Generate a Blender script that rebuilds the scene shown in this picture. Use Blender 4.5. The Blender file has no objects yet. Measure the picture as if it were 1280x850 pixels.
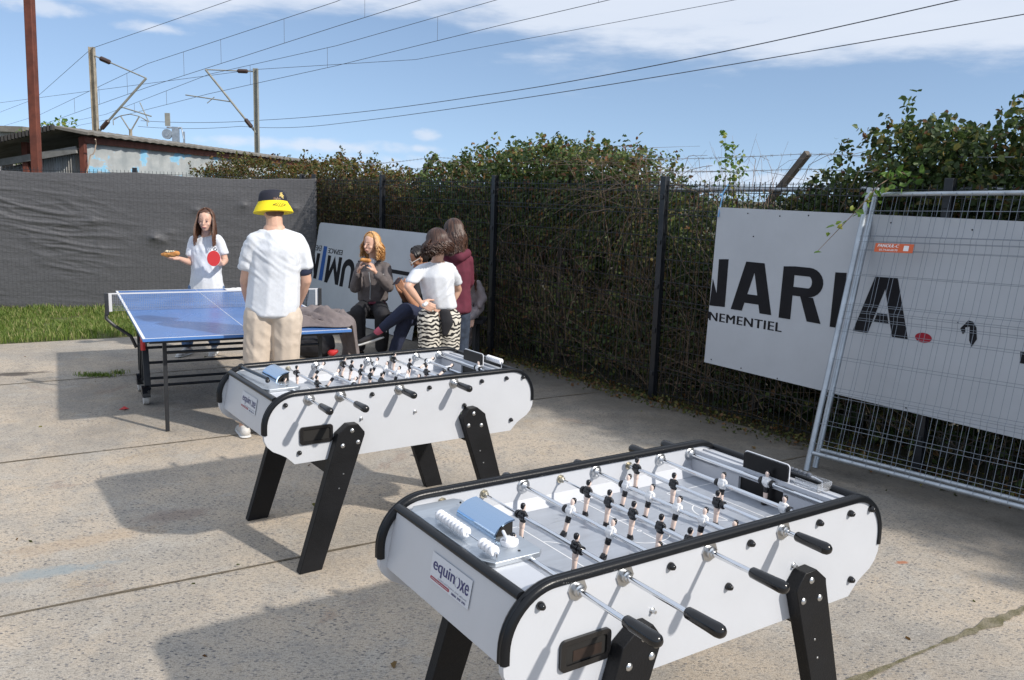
import bpy, bmesh, math, random
import numpy as np
from mathutils import Vector, Matrix, noise as mnoise
from math import radians as R, sin, cos, pi, sqrt, atan2
random.seed(7); rng = np.random.default_rng(7)
scene = bpy.context.scene
col = scene.collection

# ------------------------------------------------------------------ camera
FOC, PITCH, ROLL, CAMZ = 1072.02, 0.17, 0.0315, 1.8444
cd = bpy.data.cameras.new('camera'); cam = bpy.data.objects.new('camera', cd); col.objects.link(cam)
cd.sensor_width = 36; cd.lens = FOC/1280*36; cd.clip_start = .05; cd.clip_end = 3000
fw = Vector((0, cos(PITCH), -sin(PITCH))); up0 = Vector((0, sin(PITCH), cos(PITCH))); rt0 = Vector((1, 0, 0))
rt = rt0*cos(ROLL) + up0*sin(ROLL); up = -rt0*sin(ROLL) + up0*cos(ROLL)
M = Matrix((rt, up, -fw)).transposed().to_4x4(); M.translation = (0, 0, CAMZ)
cam.matrix_world = M
scene.camera = cam
scene.render.resolution_x = 1024; scene.render.resolution_y = 680

def _ray(px, py):
    U = px-640; V = py-425
    u = U*cos(ROLL)+V*sin(ROLL); v = -U*sin(ROLL)+V*cos(ROLL)
    x, z = u/FOC, -v/FOC
    return np.array([x, cos(PITCH)+z*sin(PITCH), -sin(PITCH)+z*cos(PITCH)])
def at(px, py, Y):
    """world point seen at a photo pixel, at the measured distance Y"""
    d = _ray(px, py); return Vector((d*Y/d[1]).tolist())+Vector((0, 0, CAMZ))
def onz(px, py, z=0.):
    d = _ray(px, py); return Vector((d*(z-CAMZ)/d[2]).tolist())+Vector((0, 0, CAMZ))

# ------------------------------------------------------------------ object helpers
def tag(o, label=None, cat=None, group=None, kind=None):
    if label: o['label'] = label
    if cat: o['category'] = cat
    if group: o['group'] = group
    if kind: o['kind'] = kind
    return o
def thing(name, label, cat, loc=(0, 0, 0), rz=0, group=None):
    o = bpy.data.objects.new(name, None); col.objects.link(o)
    o.location = loc; o.rotation_euler = (0, 0, rz); o.empty_display_size = .1
    return tag(o, label, cat, group)

_sph = {}
def unit_sphere(n=1):
    if n not in _sph:
        bm = bmesh.new(); bmesh.ops.create_icosphere(bm, subdivisions=n, radius=1)
        _sph[n] = ([v.co.copy() for v in bm.verts], [[v.index for v in f.verts] for f in bm.faces]); bm.free()
    return _sph[n]

class MB:
    def __init__(s): s.v = []; s.f = []; s.m = []
    def add(s, vs, fs, m=0):
        n = len(s.v); s.v += [tuple(v) for v in vs]; s.f += [[i+n for i in f] for f in fs]; s.m += [m]*len(fs); return s
    def box(s, lo, hi, m=0, mat=None):
        x0, y0, z0 = lo; x1, y1, z1 = hi
        vs = [Vector(p) for p in ((x0,y0,z0),(x1,y0,z0),(x1,y1,z0),(x0,y1,z0),(x0,y0,z1),(x1,y0,z1),(x1,y1,z1),(x0,y1,z1))]
        if mat is not None: vs = [mat @ v for v in vs]
        return s.add(vs, [[0,3,2,1],[4,5,6,7],[0,1,5,4],[1,2,6,5],[2,3,7,6],[3,0,4,7]], m)
    def beam(s, a, b, w, h, m=0, upv=(0, 0, 1)):
        a = Vector(a); b = Vector(b); d = (b-a).normalized(); u = Vector(upv)
        sd = d.cross(u); sd = sd.normalized() if sd.length > 1e-5 else Vector((1, 0, 0)); u = sd.cross(d)
        vs = [p+sd*(i*w/2)+u*(j*h/2) for p in (a, b) for i, j in ((-1,-1),(1,-1),(1,1),(-1,1))]
        return s.add(vs, [[0,1,2,3],[7,6,5,4],[0,4,5,1],[1,5,6,2],[2,6,7,3],[3,7,4,0]], m)
    def tube(s, pts, r, n=8, m=0, cap=True, flat=1.0):
        pts = [Vector(p) for p in pts]; k = len(pts)
        rs = r if isinstance(r, (list, tuple)) else [r]*k
        ref = None; vs = []
        for i, p in enumerate(pts):
            d = (pts[min(i+1, k-1)]-pts[max(i-1, 0)]).normalized()
            if ref is None: ref = Vector((0, 0, 1)) if abs(d.z) < .9 else Vector((1, 0, 0))
            sd = d.cross(ref)
            if sd.length < 1e-4: sd = d.orthogonal()
            sd.normalize(); u = sd.cross(d).normalized(); ref = u
            for j in range(n):
                a = 2*pi*j/n; vs.append(p+sd*(cos(a)*rs[i])+u*(sin(a)*rs[i]*flat))
        fs = [[i*n+j, i*n+(j+1) % n, (i+1)*n+(j+1) % n, (i+1)*n+j] for i in range(k-1) for j in range(n)]
        if cap: fs += [list(range(n))[::-1], [(k-1)*n+j for j in range(n)]]
        return s.add(vs, fs, m)
    def lathe(s, prof, origin, axis=(0, 0, 1), n=16, m=0):
        o = Vector(origin); a = Vector(axis).normalized()
        return s.tube([o+a*p[0] for p in prof], [max(p[1], 1e-4) for p in prof], n, m)
    def ell(s, c, r, m=0, rot=None, n=2):
        vs, fs = unit_sphere(n); c = Vector(c)
        if not isinstance(r, (list, tuple)): r = (r, r, r)
        out = []
        for v in vs:
            p = Vector((v.x*r[0], v.y*r[1], v.z*r[2]))
            if rot is not None: p = rot @ p
            out.append(p+c)
        return s.add(out, fs, m)
    def prism(s, outline, axis, lo, hi, m=0, caps=True):
        """outline = (a,b) pairs extruded along axis: 'y' -> (x,z), 'x' -> (y,z), 'z' -> (x,y)"""
        mk = {'y': lambda a, b, t: (a, t, b), 'x': lambda a, b, t: (t, a, b), 'z': lambda a, b, t: (a, b, t)}[axis]
        n = len(outline); vs = [mk(a, b, lo) for a, b in outline]+[mk(a, b, hi) for a, b in outline]
        fs = [[i, (i+1) % n, n+(i+1) % n, n+i] for i in range(n)]
        if caps: fs += [list(range(n))[::-1], [n+i for i in range(n)]]
        return s.add(vs, fs, m)
    def hullchain(s, chain):
        """convex hulls between consecutive ellipsoids: (centre, radii, rot)"""
        pts, _ = unit_sphere(2)
        def cloud(e):
            c, r = Vector(e[0]), e[1]; rot = e[2] if len(e) > 2 else None
            if not isinstance(r, (list, tuple)): r = (r, r, r)
            o = []
            for v in pts:
                p = Vector((v.x*r[0], v.y*r[1], v.z*r[2]))
                if rot is not None: p = rot @ p
                o.append(p+c)
            return o
        cl = [cloud(e) for e in chain]
        pairs = [(cl[i], cl[i+1]) for i in range(len(cl)-1)] if len(cl) > 1 else [(cl[0], [])]
        for a, b in pairs:
            bm = bmesh.new()
            for p in a+b: bm.verts.new(p)
            r = bmesh.ops.convex_hull(bm, input=bm.verts)
            dl = [g for g in set(r['geom_interior'])|set(r['geom_unused']) if isinstance(g, bmesh.types.BMVert) and g.is_valid and not g.link_faces]
            bmesh.ops.delete(bm, geom=dl, context='VERTS')
            bm.verts.index_update()
            s.add([v.co.copy() for v in bm.verts], [[v.index for v in f.verts] for f in bm.faces]); bm.free()
        return s
    def mesh(s, name, mats, smooth=40):
        me = bpy.data.meshes.new(name); me.from_pydata(s.v, [], s.f)
        for mt in (mats if isinstance(mats, (list, tuple)) else [mats]): me.materials.append(mt)
        if any(s.m): me.polygons.foreach_set('material_index', s.m)
        bm = bmesh.new(); bm.from_mesh(me); bmesh.ops.recalc_face_normals(bm, faces=bm.faces); bm.to_mesh(me); bm.free()
        if smooth:
            me.shade_smooth(); me.set_sharp_from_angle(angle=R(smooth))
        me.update(); return me
    def build(s, name, mats, parent=None, smooth=40, bevel=0, loc=None):
        me = s.mesh(name, mats, smooth); o = bpy.data.objects.new(name, me); col.objects.link(o)
        if loc is not None:
            o.location = loc; me.transform(Matrix.Translation(-Vector(loc)))
        if parent is not None: o.parent = parent
        if bevel:
            b = o.modifiers.new('b', 'BEVEL'); b.width = bevel; b.segments = 2; b.limit_method = 'ANGLE'; b.angle_limit = R(35)
        return o

def link(me, name, parent=None, loc=None, rot=None):
    o = bpy.data.objects.new(name, me); col.objects.link(o)
    if parent is not None: o.parent = parent
    if loc is not None: o.location = loc
    if rot is not None: o.rotation_euler = rot
    return o

def remesh(mb, voxel=.01, smooth=6, factor=.5, fold=None, clip=None):
    """one continuous skin over overlapping volumes; returns MB"""
    me = bpy.data.meshes.new('tmp'); me.from_pydata(mb.v, [], mb.f)
    o = bpy.data.objects.new('tmp', me); col.objects.link(o)
    r = o.modifiers.new('r', 'REMESH'); r.mode = 'VOXEL'; r.voxel_size = voxel
    if smooth:
        q = o.modifiers.new('s', 'SMOOTH'); q.factor = factor; q.iterations = smooth
    dg = bpy.context.evaluated_depsgraph_get(); dg.update()
    ev = o.evaluated_get(dg); m2 = ev.to_mesh()
    vs = [v.co.copy() for v in m2.vertices]; ns = [v.normal.copy() for v in m2.vertices]
    fs = [list(p.vertices) for p in m2.polygons]
    ev.to_mesh_clear(); bpy.data.objects.remove(o); bpy.data.meshes.remove(me)
    if fold:
        vs = [v+n*fold(v, n) for v, n in zip(vs, ns)]
    out = MB(); out.add(vs, fs); return out
def folds(amp=.008, fx=14, fz=5, seed=0, skew=.6):
    def f(p, n):
        q = Vector((p.x*fx+p.z*skew*fx, p.y*fx, p.z*fz+seed))
        a = mnoise.noise(q); b = mnoise.noise(q*2.1+Vector((5, 3, seed)))
        k = max(.12, min(1, .45+1.6*mnoise.noise(Vector((p.x*3.1+seed, p.y*3, p.z*3.3))))); return amp*((1-abs(a)*2.2)*.8+b*.5-.3)*k
    return f

def textmesh(body, size, bold=0., extrude=.0005, align='LEFT', sx=1., shear=0., space=1.):
    c = bpy.data.curves.new('t', 'FONT'); c.body = body; c.size = size; c.offset = bold; c.extrude = extrude
    c.align_x = align; c.shear = shear; c.space_character = space; c.resolution_u = 4
    o = bpy.data.objects.new('t', c); col.objects.link(o)
    dg = bpy.context.evaluated_depsgraph_get(); dg.update()
    m = bpy.data.meshes.new_from_object(o.evaluated_get(dg))
    bpy.data.objects.remove(o); bpy.data.curves.remove(c)
    b = MB(); b.add([(v.co.x*sx, v.co.y, v.co.z) for v in m.vertices], [list(p.vertices) for p in m.polygons]); bpy.data.meshes.remove(m)
    return b
def xf(mb, mat):
    mb.v = [tuple(mat @ Vector(v)) for v in mb.v]; return mb
def frame(o, x, y):
    """matrix whose local x,y axes lie along the given world vectors"""
    x = Vector(x).normalized(); y = Vector(y); y = (y-x*y.dot(x)).normalized(); z = x.cross(y)
    m = Matrix((x, y, z)).transposed().to_4x4(); m.translation = Vector(o); return m

# ------------------------------------------------------------------ materials
def newmat(name):
    m = bpy.data.materials.new(name); m.use_nodes = True; nt = m.node_tree
    return m, nt, nt.nodes['Principled BSDF']
def N(nt, t, **k):
    n = nt.nodes.new(t)
    for a, b in k.items():
        if a.startswith('i_'): n.inputs[a[2:].replace('_', ' ')].default_value = b
        else: setattr(n, a, b)
    return n
def mat(name, c, rough=.5, metal=0., var=0., vs=8., bump=0., bs=60., c2=None, spec=.5, coat=0., stretch=None, trans=0.):
    m, nt, b = newmat(name); L = nt.links
    c = tuple(c)+(1,); b.inputs['Base Color'].default_value = c
    b.inputs['Roughness'].default_value = rough; b.inputs['Metallic'].default_value = metal
    b.inputs['Specular IOR Level'].default_value = spec
    if coat: b.inputs['Coat Weight'].default_value = coat; b.inputs['Coat Roughness'].default_value = .1
    tc = N(nt, 'ShaderNodeTexCoord'); src = tc.outputs['Object']
    if stretch:
        mp = N(nt, 'ShaderNodeMapping'); mp.inputs['Scale'].default_value = stretch; L.new(src, mp.inputs[0]); src = mp.outputs[0]
    if var or c2:
        n = N(nt, 'ShaderNodeTexNoise', i_Scale=vs, i_Detail=6., i_Roughness=.65); L.new(src, n.inputs['Vector'])
        cr = N(nt, 'ShaderNodeValToRGB'); L.new(n.outputs[0], cr.inputs[0])
        if c2: a, d = c, tuple(c2)+(1,)
        else: a = tuple(x*(1-var) for x in c[:3])+(1,); d = tuple(min(1, x*(1+var)) for x in c[:3])+(1,)
        cr.color_ramp.elements[0].position = .35; cr.color_ramp.elements[1].position = .65
        cr.color_ramp.elements[0].color = a; cr.color_ramp.elements[1].color = d
        L.new(cr.outputs[0], b.inputs['Base Color'])
        mr = N(nt, 'ShaderNodeMapRange'); L.new(n.outputs[0], mr.inputs[0]); mr.inputs['To Min'].default_value = max(0, rough-.1); mr.inputs['To Max'].default_value = min(1, rough+.12)
        L.new(mr.outputs[0], b.inputs['Roughness'])
    if bump:
        n2 = N(nt, 'ShaderNodeTexNoise', i_Scale=bs, i_Detail=4.); L.new(src, n2.inputs['Vector'])
        bp = N(nt, 'ShaderNodeBump', i_Strength=bump, i_Distance=.01); L.new(n2.outputs[0], bp.inputs['Height']); L.new(bp.outputs[0], b.inputs['Normal'])
    return m
white_lam = mat('white_laminate', (.51, .53, .565), .32, var=.025, vs=3, bump=.03, bs=300)
white_in = mat('white_inner', (.50, .52, .56), .3, var=.02, vs=5)
black_rub = mat('black_trim', (.007, .008, .010), .3, bump=.05, bs=200, spec=.3)
black_wood = mat('black_leg', (.005, .0055, .007), .5, spec=.3, var=.25, vs=6, bump=.15, bs=160)
black_pl = mat('black_plastic', (.01, .01, .011), .18)
chrome = mat('chrome', (.75, .77, .8), .12, 1.)
steel = mat('steel', (.55, .56, .57), .3, 1., var=.1, vs=20)
brushed = mat('brushed_plate', (.5, .54, .58), .38, .75, var=.08, vs=4, stretch=(1, 12, 1))
brass = mat('brass_nut', (.45, .42, .34), .35, 1., var=.2, vs=40)
field_m = mat('playfield_grey', (.34, .37, .42), .3, var=.08, vs=6, stretch=(1, 6, 1))
line_w = mat('line_white', (.8, .81, .82), .4)
bead_m = mat('bead_white', (.82, .82, .84), .22)
skinp = mat('figure_skin', (.76, .6, .52), .35)
fig_w = mat('figure_white', (.8, .8, .8), .25); fig_b = mat('figure_black', (.01, .01, .012), .22)
dark_hole = mat('dark_cavity', (.01, .009, .008), .8)
hood_mt = mat('polished_hood', (.42, .56, .74), .14, 1.)  # metal tinted blue to stand in for the reflected sky
wood_in = mat('cavity_wood', (.02, .01, .006), .6, var=.3, vs=12)
clear_pl, _nt, _b = newmat('clear_plastic'); _b.inputs['Base Color'].default_value = (.9, .92, .95, 1); _b.inputs['Transmission Weight'].default_value = .85; _b.inputs['Roughness'].default_value = .08; _b.inputs['IOR'].default_value = 1.3
sticker_w = mat('sticker_white', (.57, .595, .64), .35); sticker_navy = mat('sticker_navy', (.02, .025, .13), .35); sticker_red = mat('sticker_red', (.32, .03, .05), .35); sticker_grey = mat('sticker_grey', (.25, .27, .33), .4)
galv = mat('galvanised_steel', (.42, .46, .5), .42, .75, var=.15, vs=9)
fence_blk = mat('fence_powder_black', (.012, .014, .018), .35, var=.2, vs=20)
board_m = mat('board_white', (.45, .475, .51), .5, var=.04, vs=2.5)
vinyl_blk = mat('vinyl_black', (.01, .01, .013), .6, var=.25, vs=7, spec=.2); vinyl_blue = mat('vinyl_blue', (.02, .09, .32), .4); vinyl_red = mat('vinyl_red', (.32, .02, .035), .6, spec=.2)
orange_pl = mat('orange_plate', (.6, .11, .03), .5); wire_galv = mat('galvanised_wire', (.22, .25, .29), .5, .5)
board_blk = mat('goal_board_black', (.008, .008, .009), .35, spec=.25)
rust = mat('rusty_red_steel', (.16, .045, .025), .75, c2=(.085, .025, .016), vs=5, bump=.2)
concrete_pole = mat('weathered_post', (.3, .26, .2), .8, var=.3, vs=3, bump=.2)
old_wood = mat('weathered_arm', (.11, .095, .08), .9, var=.3, vs=6)
mast_m = mat('mast_steel', (.25, .25, .22), .6, var=.2, vs=2); wire_m = mat('wire_dark', (.07, .075, .09), .5)
ceram = mat('insulator_brown', (.05, .03, .025), .3)
skin = mat('skin_light', (.62, .38, .28), .5, var=.06, vs=12); skin2 = mat('skin_tan', (.4, .2, .12), .5, var=.06, vs=12)
eye_m = mat('eye_dark', (.07, .045, .04), .3); lip_m = mat('lips', (.45, .14, .13), .45); brow_m = mat('brow', (.16, .09, .06), .8)
tee_m = mat('tee_pale_grey', (.66, .69, .74), .85, var=.05, vs=45, bump=.12, bs=40)
beige_m = mat('trousers_beige', (.56, .48, .4), .85, var=.06, vs=20, bump=.1, bs=60)
jean_m = mat('jeans_blue', (.09, .16, .3), .85, var=.3, vs=18); jean_d = mat('jeans_dark', (.035, .05, .08), .85, var=.3, vs=18)
hood_m = mat('hoodie_grey_brown', (.12, .105, .105), .9, var=.15, vs=25, bump=.15, bs=60)
cloth_gr = mat('jacket_mauve_grey', (.17, .145, .145), .9, var=.15, vs=20, bump=.15, bs=60)
maroon_m = mat('hoodie_maroon', (.12, .02, .04), .85, var=.12, vs=20, bump=.1)
navy_m = mat('navy_cloth', (.02, .027, .06), .85, var=.15, vs=20); blackc = mat('black_cloth', (.014, .014, .018), .8, var=.2, vs=20)
shoe_w = mat('shoe_white', (.55, .54, .52), .6, var=.12, vs=30); sole_m = mat('shoe_sole', (.65, .65, .64), .6); shoe_b = mat('shoe_black', (.02, .018, .02), .6); red_pl = mat('red_plastic', (.55, .03, .03), .35); pink_m = mat('sock_pink', (.6, .12, .18), .8)
yellow_m = mat('yellow_cotton', (.85, .68, .01), .8, bump=.1, bs=80); hatb_m = mat('black_cotton', (.012, .013, .025), .8, bump=.1, bs=80); gold_m = mat('gold_thread', (.7, .55, .2), .6)
def hairmat(name, a, b_, c):
    m, nt, b = newmat(name); g = N(nt, 'ShaderNodeNewGeometry'); cr = N(nt, 'ShaderNodeValToRGB'); nt.links.new(g.outputs['Random Per Island'], cr.inputs[0]); e = cr.color_ramp.elements
    e.new(.5); e[0].color = a+(1,); e[1].color = b_+(1,); e[2].color = c+(1,); nt.links.new(cr.outputs[0], b.inputs['Base Color']); b.inputs['Roughness'].default_value = .42; return m
hair_br = hairmat('hair_brown', (.05, .022, .014), (.10, .045, .026), (.17, .085, .045)); hair_dk = hairmat('hair_dark', (.022, .011, .009), (.055, .026, .018), (.11, .055, .035))
hair_bl = hairmat('hair_blonde', (.24, .10, .035), (.52, .27, .09), (.78, .50, .24)); track_m = mat('tracksuit_mauve', (.30, .26, .27), .9, var=.12, vs=20, bump=.1); hair_bk = mat('hair_black', (.015, .012, .012), .4)
bread_m = mat('bread_crust', (.62, .3, .08), .6, c2=(.42, .16, .04), vs=30); cream_m = mat('filling', (.7, .62, .45), .6, var=.2, vs=60)
table_blue = mat('tabletop_blue', (.065, .175, .45), .25, var=.06, vs=3); frame_blk = mat('frame_black', (.018, .02, .024), .4, var=.2, vs=15)
paper_m = mat('white_paper', (.78, .78, .78), .7); net_m = mat('net_cord', (.22, .25, .31), .8); glassm = mat('screen_glass', (.02, .03, .05), .08)
# ------------------------------------------------------------------ sky and sun
SUN = Vector((.858*cos(R(35)), -.513*cos(R(35)), sin(R(35)))).normalized()
w = bpy.data.worlds.new('World'); scene.world = w; w.use_nodes = True; nt = w.node_tree; L = nt.links
bg = nt.nodes['Background']; bg.inputs['Strength'].default_value = .15
sky = N(nt, 'ShaderNodeTexSky', sky_type='NISHITA'); sky.sun_disc = False; sky.sun_elevation = R(35); sky.sun_rotation = atan2(.858, -.513)
sky.air_density = 1.0; sky.dust_density = .1; sky.ozone_density = 2.0; sky.altitude = 100
tc = N(nt, 'ShaderNodeTexCoord'); sx = N(nt, 'ShaderNodeSeparateXYZ'); L.new(tc.outputs['Generated'], sx.inputs[0])
_lift = N(nt, 'ShaderNodeVectorMath', operation='ADD'); _lift.inputs[1].default_value = (0, 0, .17); L.new(tc.outputs['Generated'], _lift.inputs[0]); _nm = N(nt, 'ShaderNodeVectorMath', operation='NORMALIZE'); L.new(_lift.outputs[0], _nm.inputs[0]); L.new(_nm.outputs[0], sky.inputs[0])
def mth(op, a, b=None, c=None, nt=nt):
    n = nt.nodes.new('ShaderNodeMath'); n.operation = op
    for i, x in enumerate((a, b, c)):
        if x is None: continue
        if isinstance(x, (int, float)): n.inputs[i].default_value = x
        else: nt.links.new(x, n.inputs[i])
    return n.outputs[0]
az = mth('ARCTAN2', sx.outputs[0], sx.outputs[1]); el = mth('ARCSINE', sx.outputs[2])
cv = N(nt, 'ShaderNodeCombineXYZ'); L.new(mth('MULTIPLY', az, 3.), cv.inputs[0]); L.new(mth('MULTIPLY', el, 13.), cv.inputs[1])
n1 = N(nt, 'ShaderNodeTexNoise', i_Scale=1., i_Detail=9., i_Roughness=.58); L.new(cv.outputs[0], n1.inputs['Vector'])
edge = N(nt, 'ShaderNodeMapRange', interpolation_type='SMOOTHSTEP'); L.new(az, edge.inputs[0])
edge.inputs['From Min'].default_value = -.12; edge.inputs['From Max'].default_value = .16; edge.inputs['To Min'].default_value = .174; edge.inputs['To Max'].default_value = .128
dn = mth('ADD', mth('MULTIPLY', mth('SUBTRACT', el, edge.outputs[0]), 14.), mth('MULTIPLY', mth('SUBTRACT', n1.outputs[0], .5), 3.4))
mk = N(nt, 'ShaderNodeMapRange', interpolation_type='SMOOTHSTEP'); L.new(dn, mk.inputs[0]); mk.inputs['From Min'].default_value = -.12; mk.inputs['From Max'].default_value = .6; mk.inputs['To Max'].default_value = .9
# thin only slightly overhead; dense unseen cloud there adds fill light
hi = N(nt, 'ShaderNodeMapRange'); L.new(el, hi.inputs[0]); hi.inputs['From Min'].default_value = .3; hi.inputs['From Max'].default_value = .8; hi.inputs['To Min'].default_value = 1.; hi.inputs['To Max'].default_value = .9
# small low clouds
def puff(a0, e0, wa, we, seed):
    d = mth('SQRT', mth('ADD', mth('POWER', mth('DIVIDE', mth('SUBTRACT', az, a0), wa), 2.), mth('POWER', mth('DIVIDE', mth('SUBTRACT', el, e0), we), 2.)))
    n = N(nt, 'ShaderNodeTexNoise', i_Scale=9., i_Detail=7.); c = N(nt, 'ShaderNodeCombineXYZ')
    L.new(mth('MULTIPLY', az, 4.), c.inputs[0]); L.new(mth('MULTIPLY', el, 8.), c.inputs[1]); c.inputs[2].default_value = seed; L.new(c.outputs[0], n.inputs['Vector'])
    m = N(nt, 'ShaderNodeMapRange', interpolation_type='SMOOTHSTEP'); L.new(mth('ADD', mth('SUBTRACT', 1., d), mth('MULTIPLY', mth('SUBTRACT', n.outputs[0], .5), 1.6)), m.inputs[0])
    m.inputs['From Min'].default_value = .05; m.inputs['From Max'].default_value = .9; m.inputs['To Max'].default_value = .7; return m.outputs[0]
cm = mth('MULTIPLY', mk.outputs[0], hi.outputs[0])
for p in ((-.495, .165, .055, .012, 1), (-.39, .155, .05, .008, 2), (-.104, .061, .02, .010, 3), (-.11, .046, .02, .006, 4), (-.22, .045, .16, .010, 5), (.12, .022, .6, .022, 6), (-.3, .012, .5, .020, 7)):
    cm = mth('MAXIMUM', cm, puff(*p))
cc = N(nt, 'ShaderNodeMixRGB'); L.new(n1.outputs[0], cc.inputs[0]); cc.inputs[1].default_value = (4.6, 5.15, 6.1, 1); cc.inputs[2].default_value = (5.8, 6.15, 6.8, 1)
mx = N(nt, 'ShaderNodeMixRGB'); _br = N(nt, 'ShaderNodeMapRange', interpolation_type='SMOOTHSTEP'); L.new(el, _br.inputs[0]); _br.inputs['From Min'].default_value = .3; _br.inputs['From Max'].default_value = .75; _br.inputs['To Min'].default_value = 1.; _br.inputs['To Max'].default_value = 1.1  # clouds overhead, out of view, brightened as added fill light
_cs = N(nt, 'ShaderNodeVectorMath', operation='SCALE'); L.new(cc.outputs[0], _cs.inputs[0]); L.new(_br.outputs[0], _cs.inputs['Scale'])
L.new(cm, mx.inputs[0]); gn = N(nt, 'ShaderNodeMixRGB', blend_type='MULTIPLY'); gn.inputs[0].default_value = 1; gn.inputs[2].default_value = (1.3, 1.2, 1.13, 1); L.new(sky.outputs[0], gn.inputs[1]); L.new(gn.outputs[0], mx.inputs[1]); L.new(_cs.outputs[0], mx.inputs[2])
L.new(mx.outputs[0], bg.inputs[0])
ld = bpy.data.lights.new('sun', 'SUN'); ld.energy = 4.3; ld.angle = R(1.4); ld.color = (1, .93, .84)
so = bpy.data.objects.new('sun', ld); col.objects.link(so); so.rotation_euler = SUN.to_track_quat('Z', 'Y').to_euler(); so.location = (20, -12, 20)
vs_ = scene.view_settings; vs_.view_transform = 'Standard'; vs_.look = 'None'; vs_.exposure = 0; vs_.gamma = 1; vs_.use_curve_mapping = False
scene.render.engine = 'CYCLES'

# ------------------------------------------------------------------ ground
def concrete_mat():
    m, nt, b = newmat('old_concrete'); L = nt.links
    def mth(op, a, b_=None, c=None):
        n = nt.nodes.new('ShaderNodeMath'); n.operation = op
        for i, x in enumerate((a, b_, c)):
            if x is None: continue
            if isinstance(x, (int, float)): n.inputs[i].default_value = x
            else: nt.links.new(x, n.inputs[i])
        return n.outputs[0]
    tc = N(nt, 'ShaderNodeTexCoord'); P = tc.outputs['Object']
    def noise(sc, det=5., rough=.6, dist=0.):
        n = N(nt, 'ShaderNodeTexNoise', i_Scale=sc, i_Detail=det, i_Roughness=rough, i_Distortion=dist); L.new(P, n.inputs['Vector']); return n.outputs[0]
    def ramp(x, a, b_):
        r = N(nt, 'ShaderNodeMapRange', interpolation_type='SMOOTHSTEP'); L.new(x, r.inputs[0]); r.inputs['From Min'].default_value = a; r.inputs['From Max'].default_value = b_; return r.outputs[0]
    def mix(f, c1, c2):
        n = N(nt, 'ShaderNodeMixRGB')
        if isinstance(f, (int, float)): n.inputs[0].default_value = f
        else: L.new(f, n.inputs[0])
        for i, c in ((1, c1), (2, c2)):
            if isinstance(c, tuple): n.inputs[i].default_value = c+(1,)
            else: L.new(c, n.inputs[i])
        return n.outputs[0]
    base = mix(ramp(noise(.9, 7, .68), .35, .65), (.52, .435, .335), (.37, .34, .295))
    base = mix(mth('MULTIPLY', ramp(noise(.35, 6, .7), .47, .66), .62), base, (.20, .18, .155))
    base = mix(mth('MULTIPLY', ramp(noise(2.3, 5, .7, .6), .56, .72), .45), base, (.40, .30, .19))
    base = mix(mth('MULTIPLY', ramp(noise(3.1, 6, .75, .4), .52, .66), .5), base, (.44, .42, .38)); base = mix(mth('MULTIPLY', ramp(noise(5.5, 8, .8, .3), .5, .62), .4), base, (.24, .235, .225))
    base = mix(mth('MULTIPLY', ramp(noise(1.7, 4, .6, 1.), .63, .70), .35), base, (.26, .16, .12))
    # exposed aggregate
    vo = N(nt, 'ShaderNodeTexVoronoi', i_Scale=52.); mp = N(nt, 'ShaderNodeMapping'); mp.inputs['Scale'].default_value = (1, 1.5, 1); mp.inputs['Rotation'].default_value = (0, 0, .5)
    L.new(P, mp.inputs[0]); L.new(mp.outputs[0], vo.inputs['Vector'])
    sp = N(nt, 'ShaderNodeSeparateColor'); L.new(vo.outputs['Color'], sp.inputs[0])
    wear = ramp(noise(.8, 5, .7), .38, .6)
    peb = mth('MULTIPLY', mth('SUBTRACT', 1., ramp(vo.outputs['Distance'], .3, .5)), mth('GREATER_THAN', sp.outputs[0], .66))
    peb = mth('MULTIPLY', peb, mth('ADD', .35, mth('MULTIPLY', wear, .65)))
    base = mix(peb, base, mix(sp.outputs[1], (.07, .078, .095), (.30, .28, .26)))
    vo2 = N(nt, 'ShaderNodeTexVoronoi', i_Scale=105.); L.new(P, vo2.inputs['Vector']); sp2 = N(nt, 'ShaderNodeSeparateColor'); L.new(vo2.outputs['Color'], sp2.inputs[0])
    g = mth('MULTIPLY', mth('GREATER_THAN', sp2.outputs[0], .8), mth('SUBTRACT', 1., ramp(vo2.outputs['Distance'], .3, .5)))
    base = mix(mth('MULTIPLY', g, .55), base, mix(sp2.outputs[1], (.09, .09, .095), (.5, .45, .38)))
    base = mix(mth('MULTIPLY', ramp(noise(140, 3, .7), .5, .66), .6), base, (.10, .09, .08)); base = mix(mth('MULTIPLY', ramp(noise(190, 2, .7), .52, .68), .45), base, (.66, .6, .52))
    mpp = N(nt, 'ShaderNodeMapping'); mpp.inputs['Scale'].default_value = (45, 110, 60); mpp.inputs['Rotation'].default_value = (0, 0, -.3); L.new(P, mpp.inputs[0]); ns = N(nt, 'ShaderNodeTexNoise', i_Scale=1., i_Detail=3.); L.new(mpp.outputs[0], ns.inputs['Vector'])
    base = mix(mth('MULTIPLY', ramp(ns.outputs[0], .54, .68), .55), base, (.13, .12, .11)); base = mix(mth('MULTIPLY', ramp(ns.outputs[0], .42, .3), .35), base, (.62, .57, .5))
    # hedge shade darkened into the concrete colour along the fence foot
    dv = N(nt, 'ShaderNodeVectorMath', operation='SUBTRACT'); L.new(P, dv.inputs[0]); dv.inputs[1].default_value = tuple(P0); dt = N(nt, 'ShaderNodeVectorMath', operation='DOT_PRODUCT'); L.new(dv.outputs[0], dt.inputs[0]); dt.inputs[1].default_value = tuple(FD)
    dd_ = mth('ADD', dt.outputs['Value'], mth('MULTIPLY', mth('SUBTRACT', noise(1.3, 6, .7), .5), 1.8)); base = mix(mth('MULTIPLY', ramp(dd_, -1.7, -.1), .85), base, (.085, .08, .07))
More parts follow.
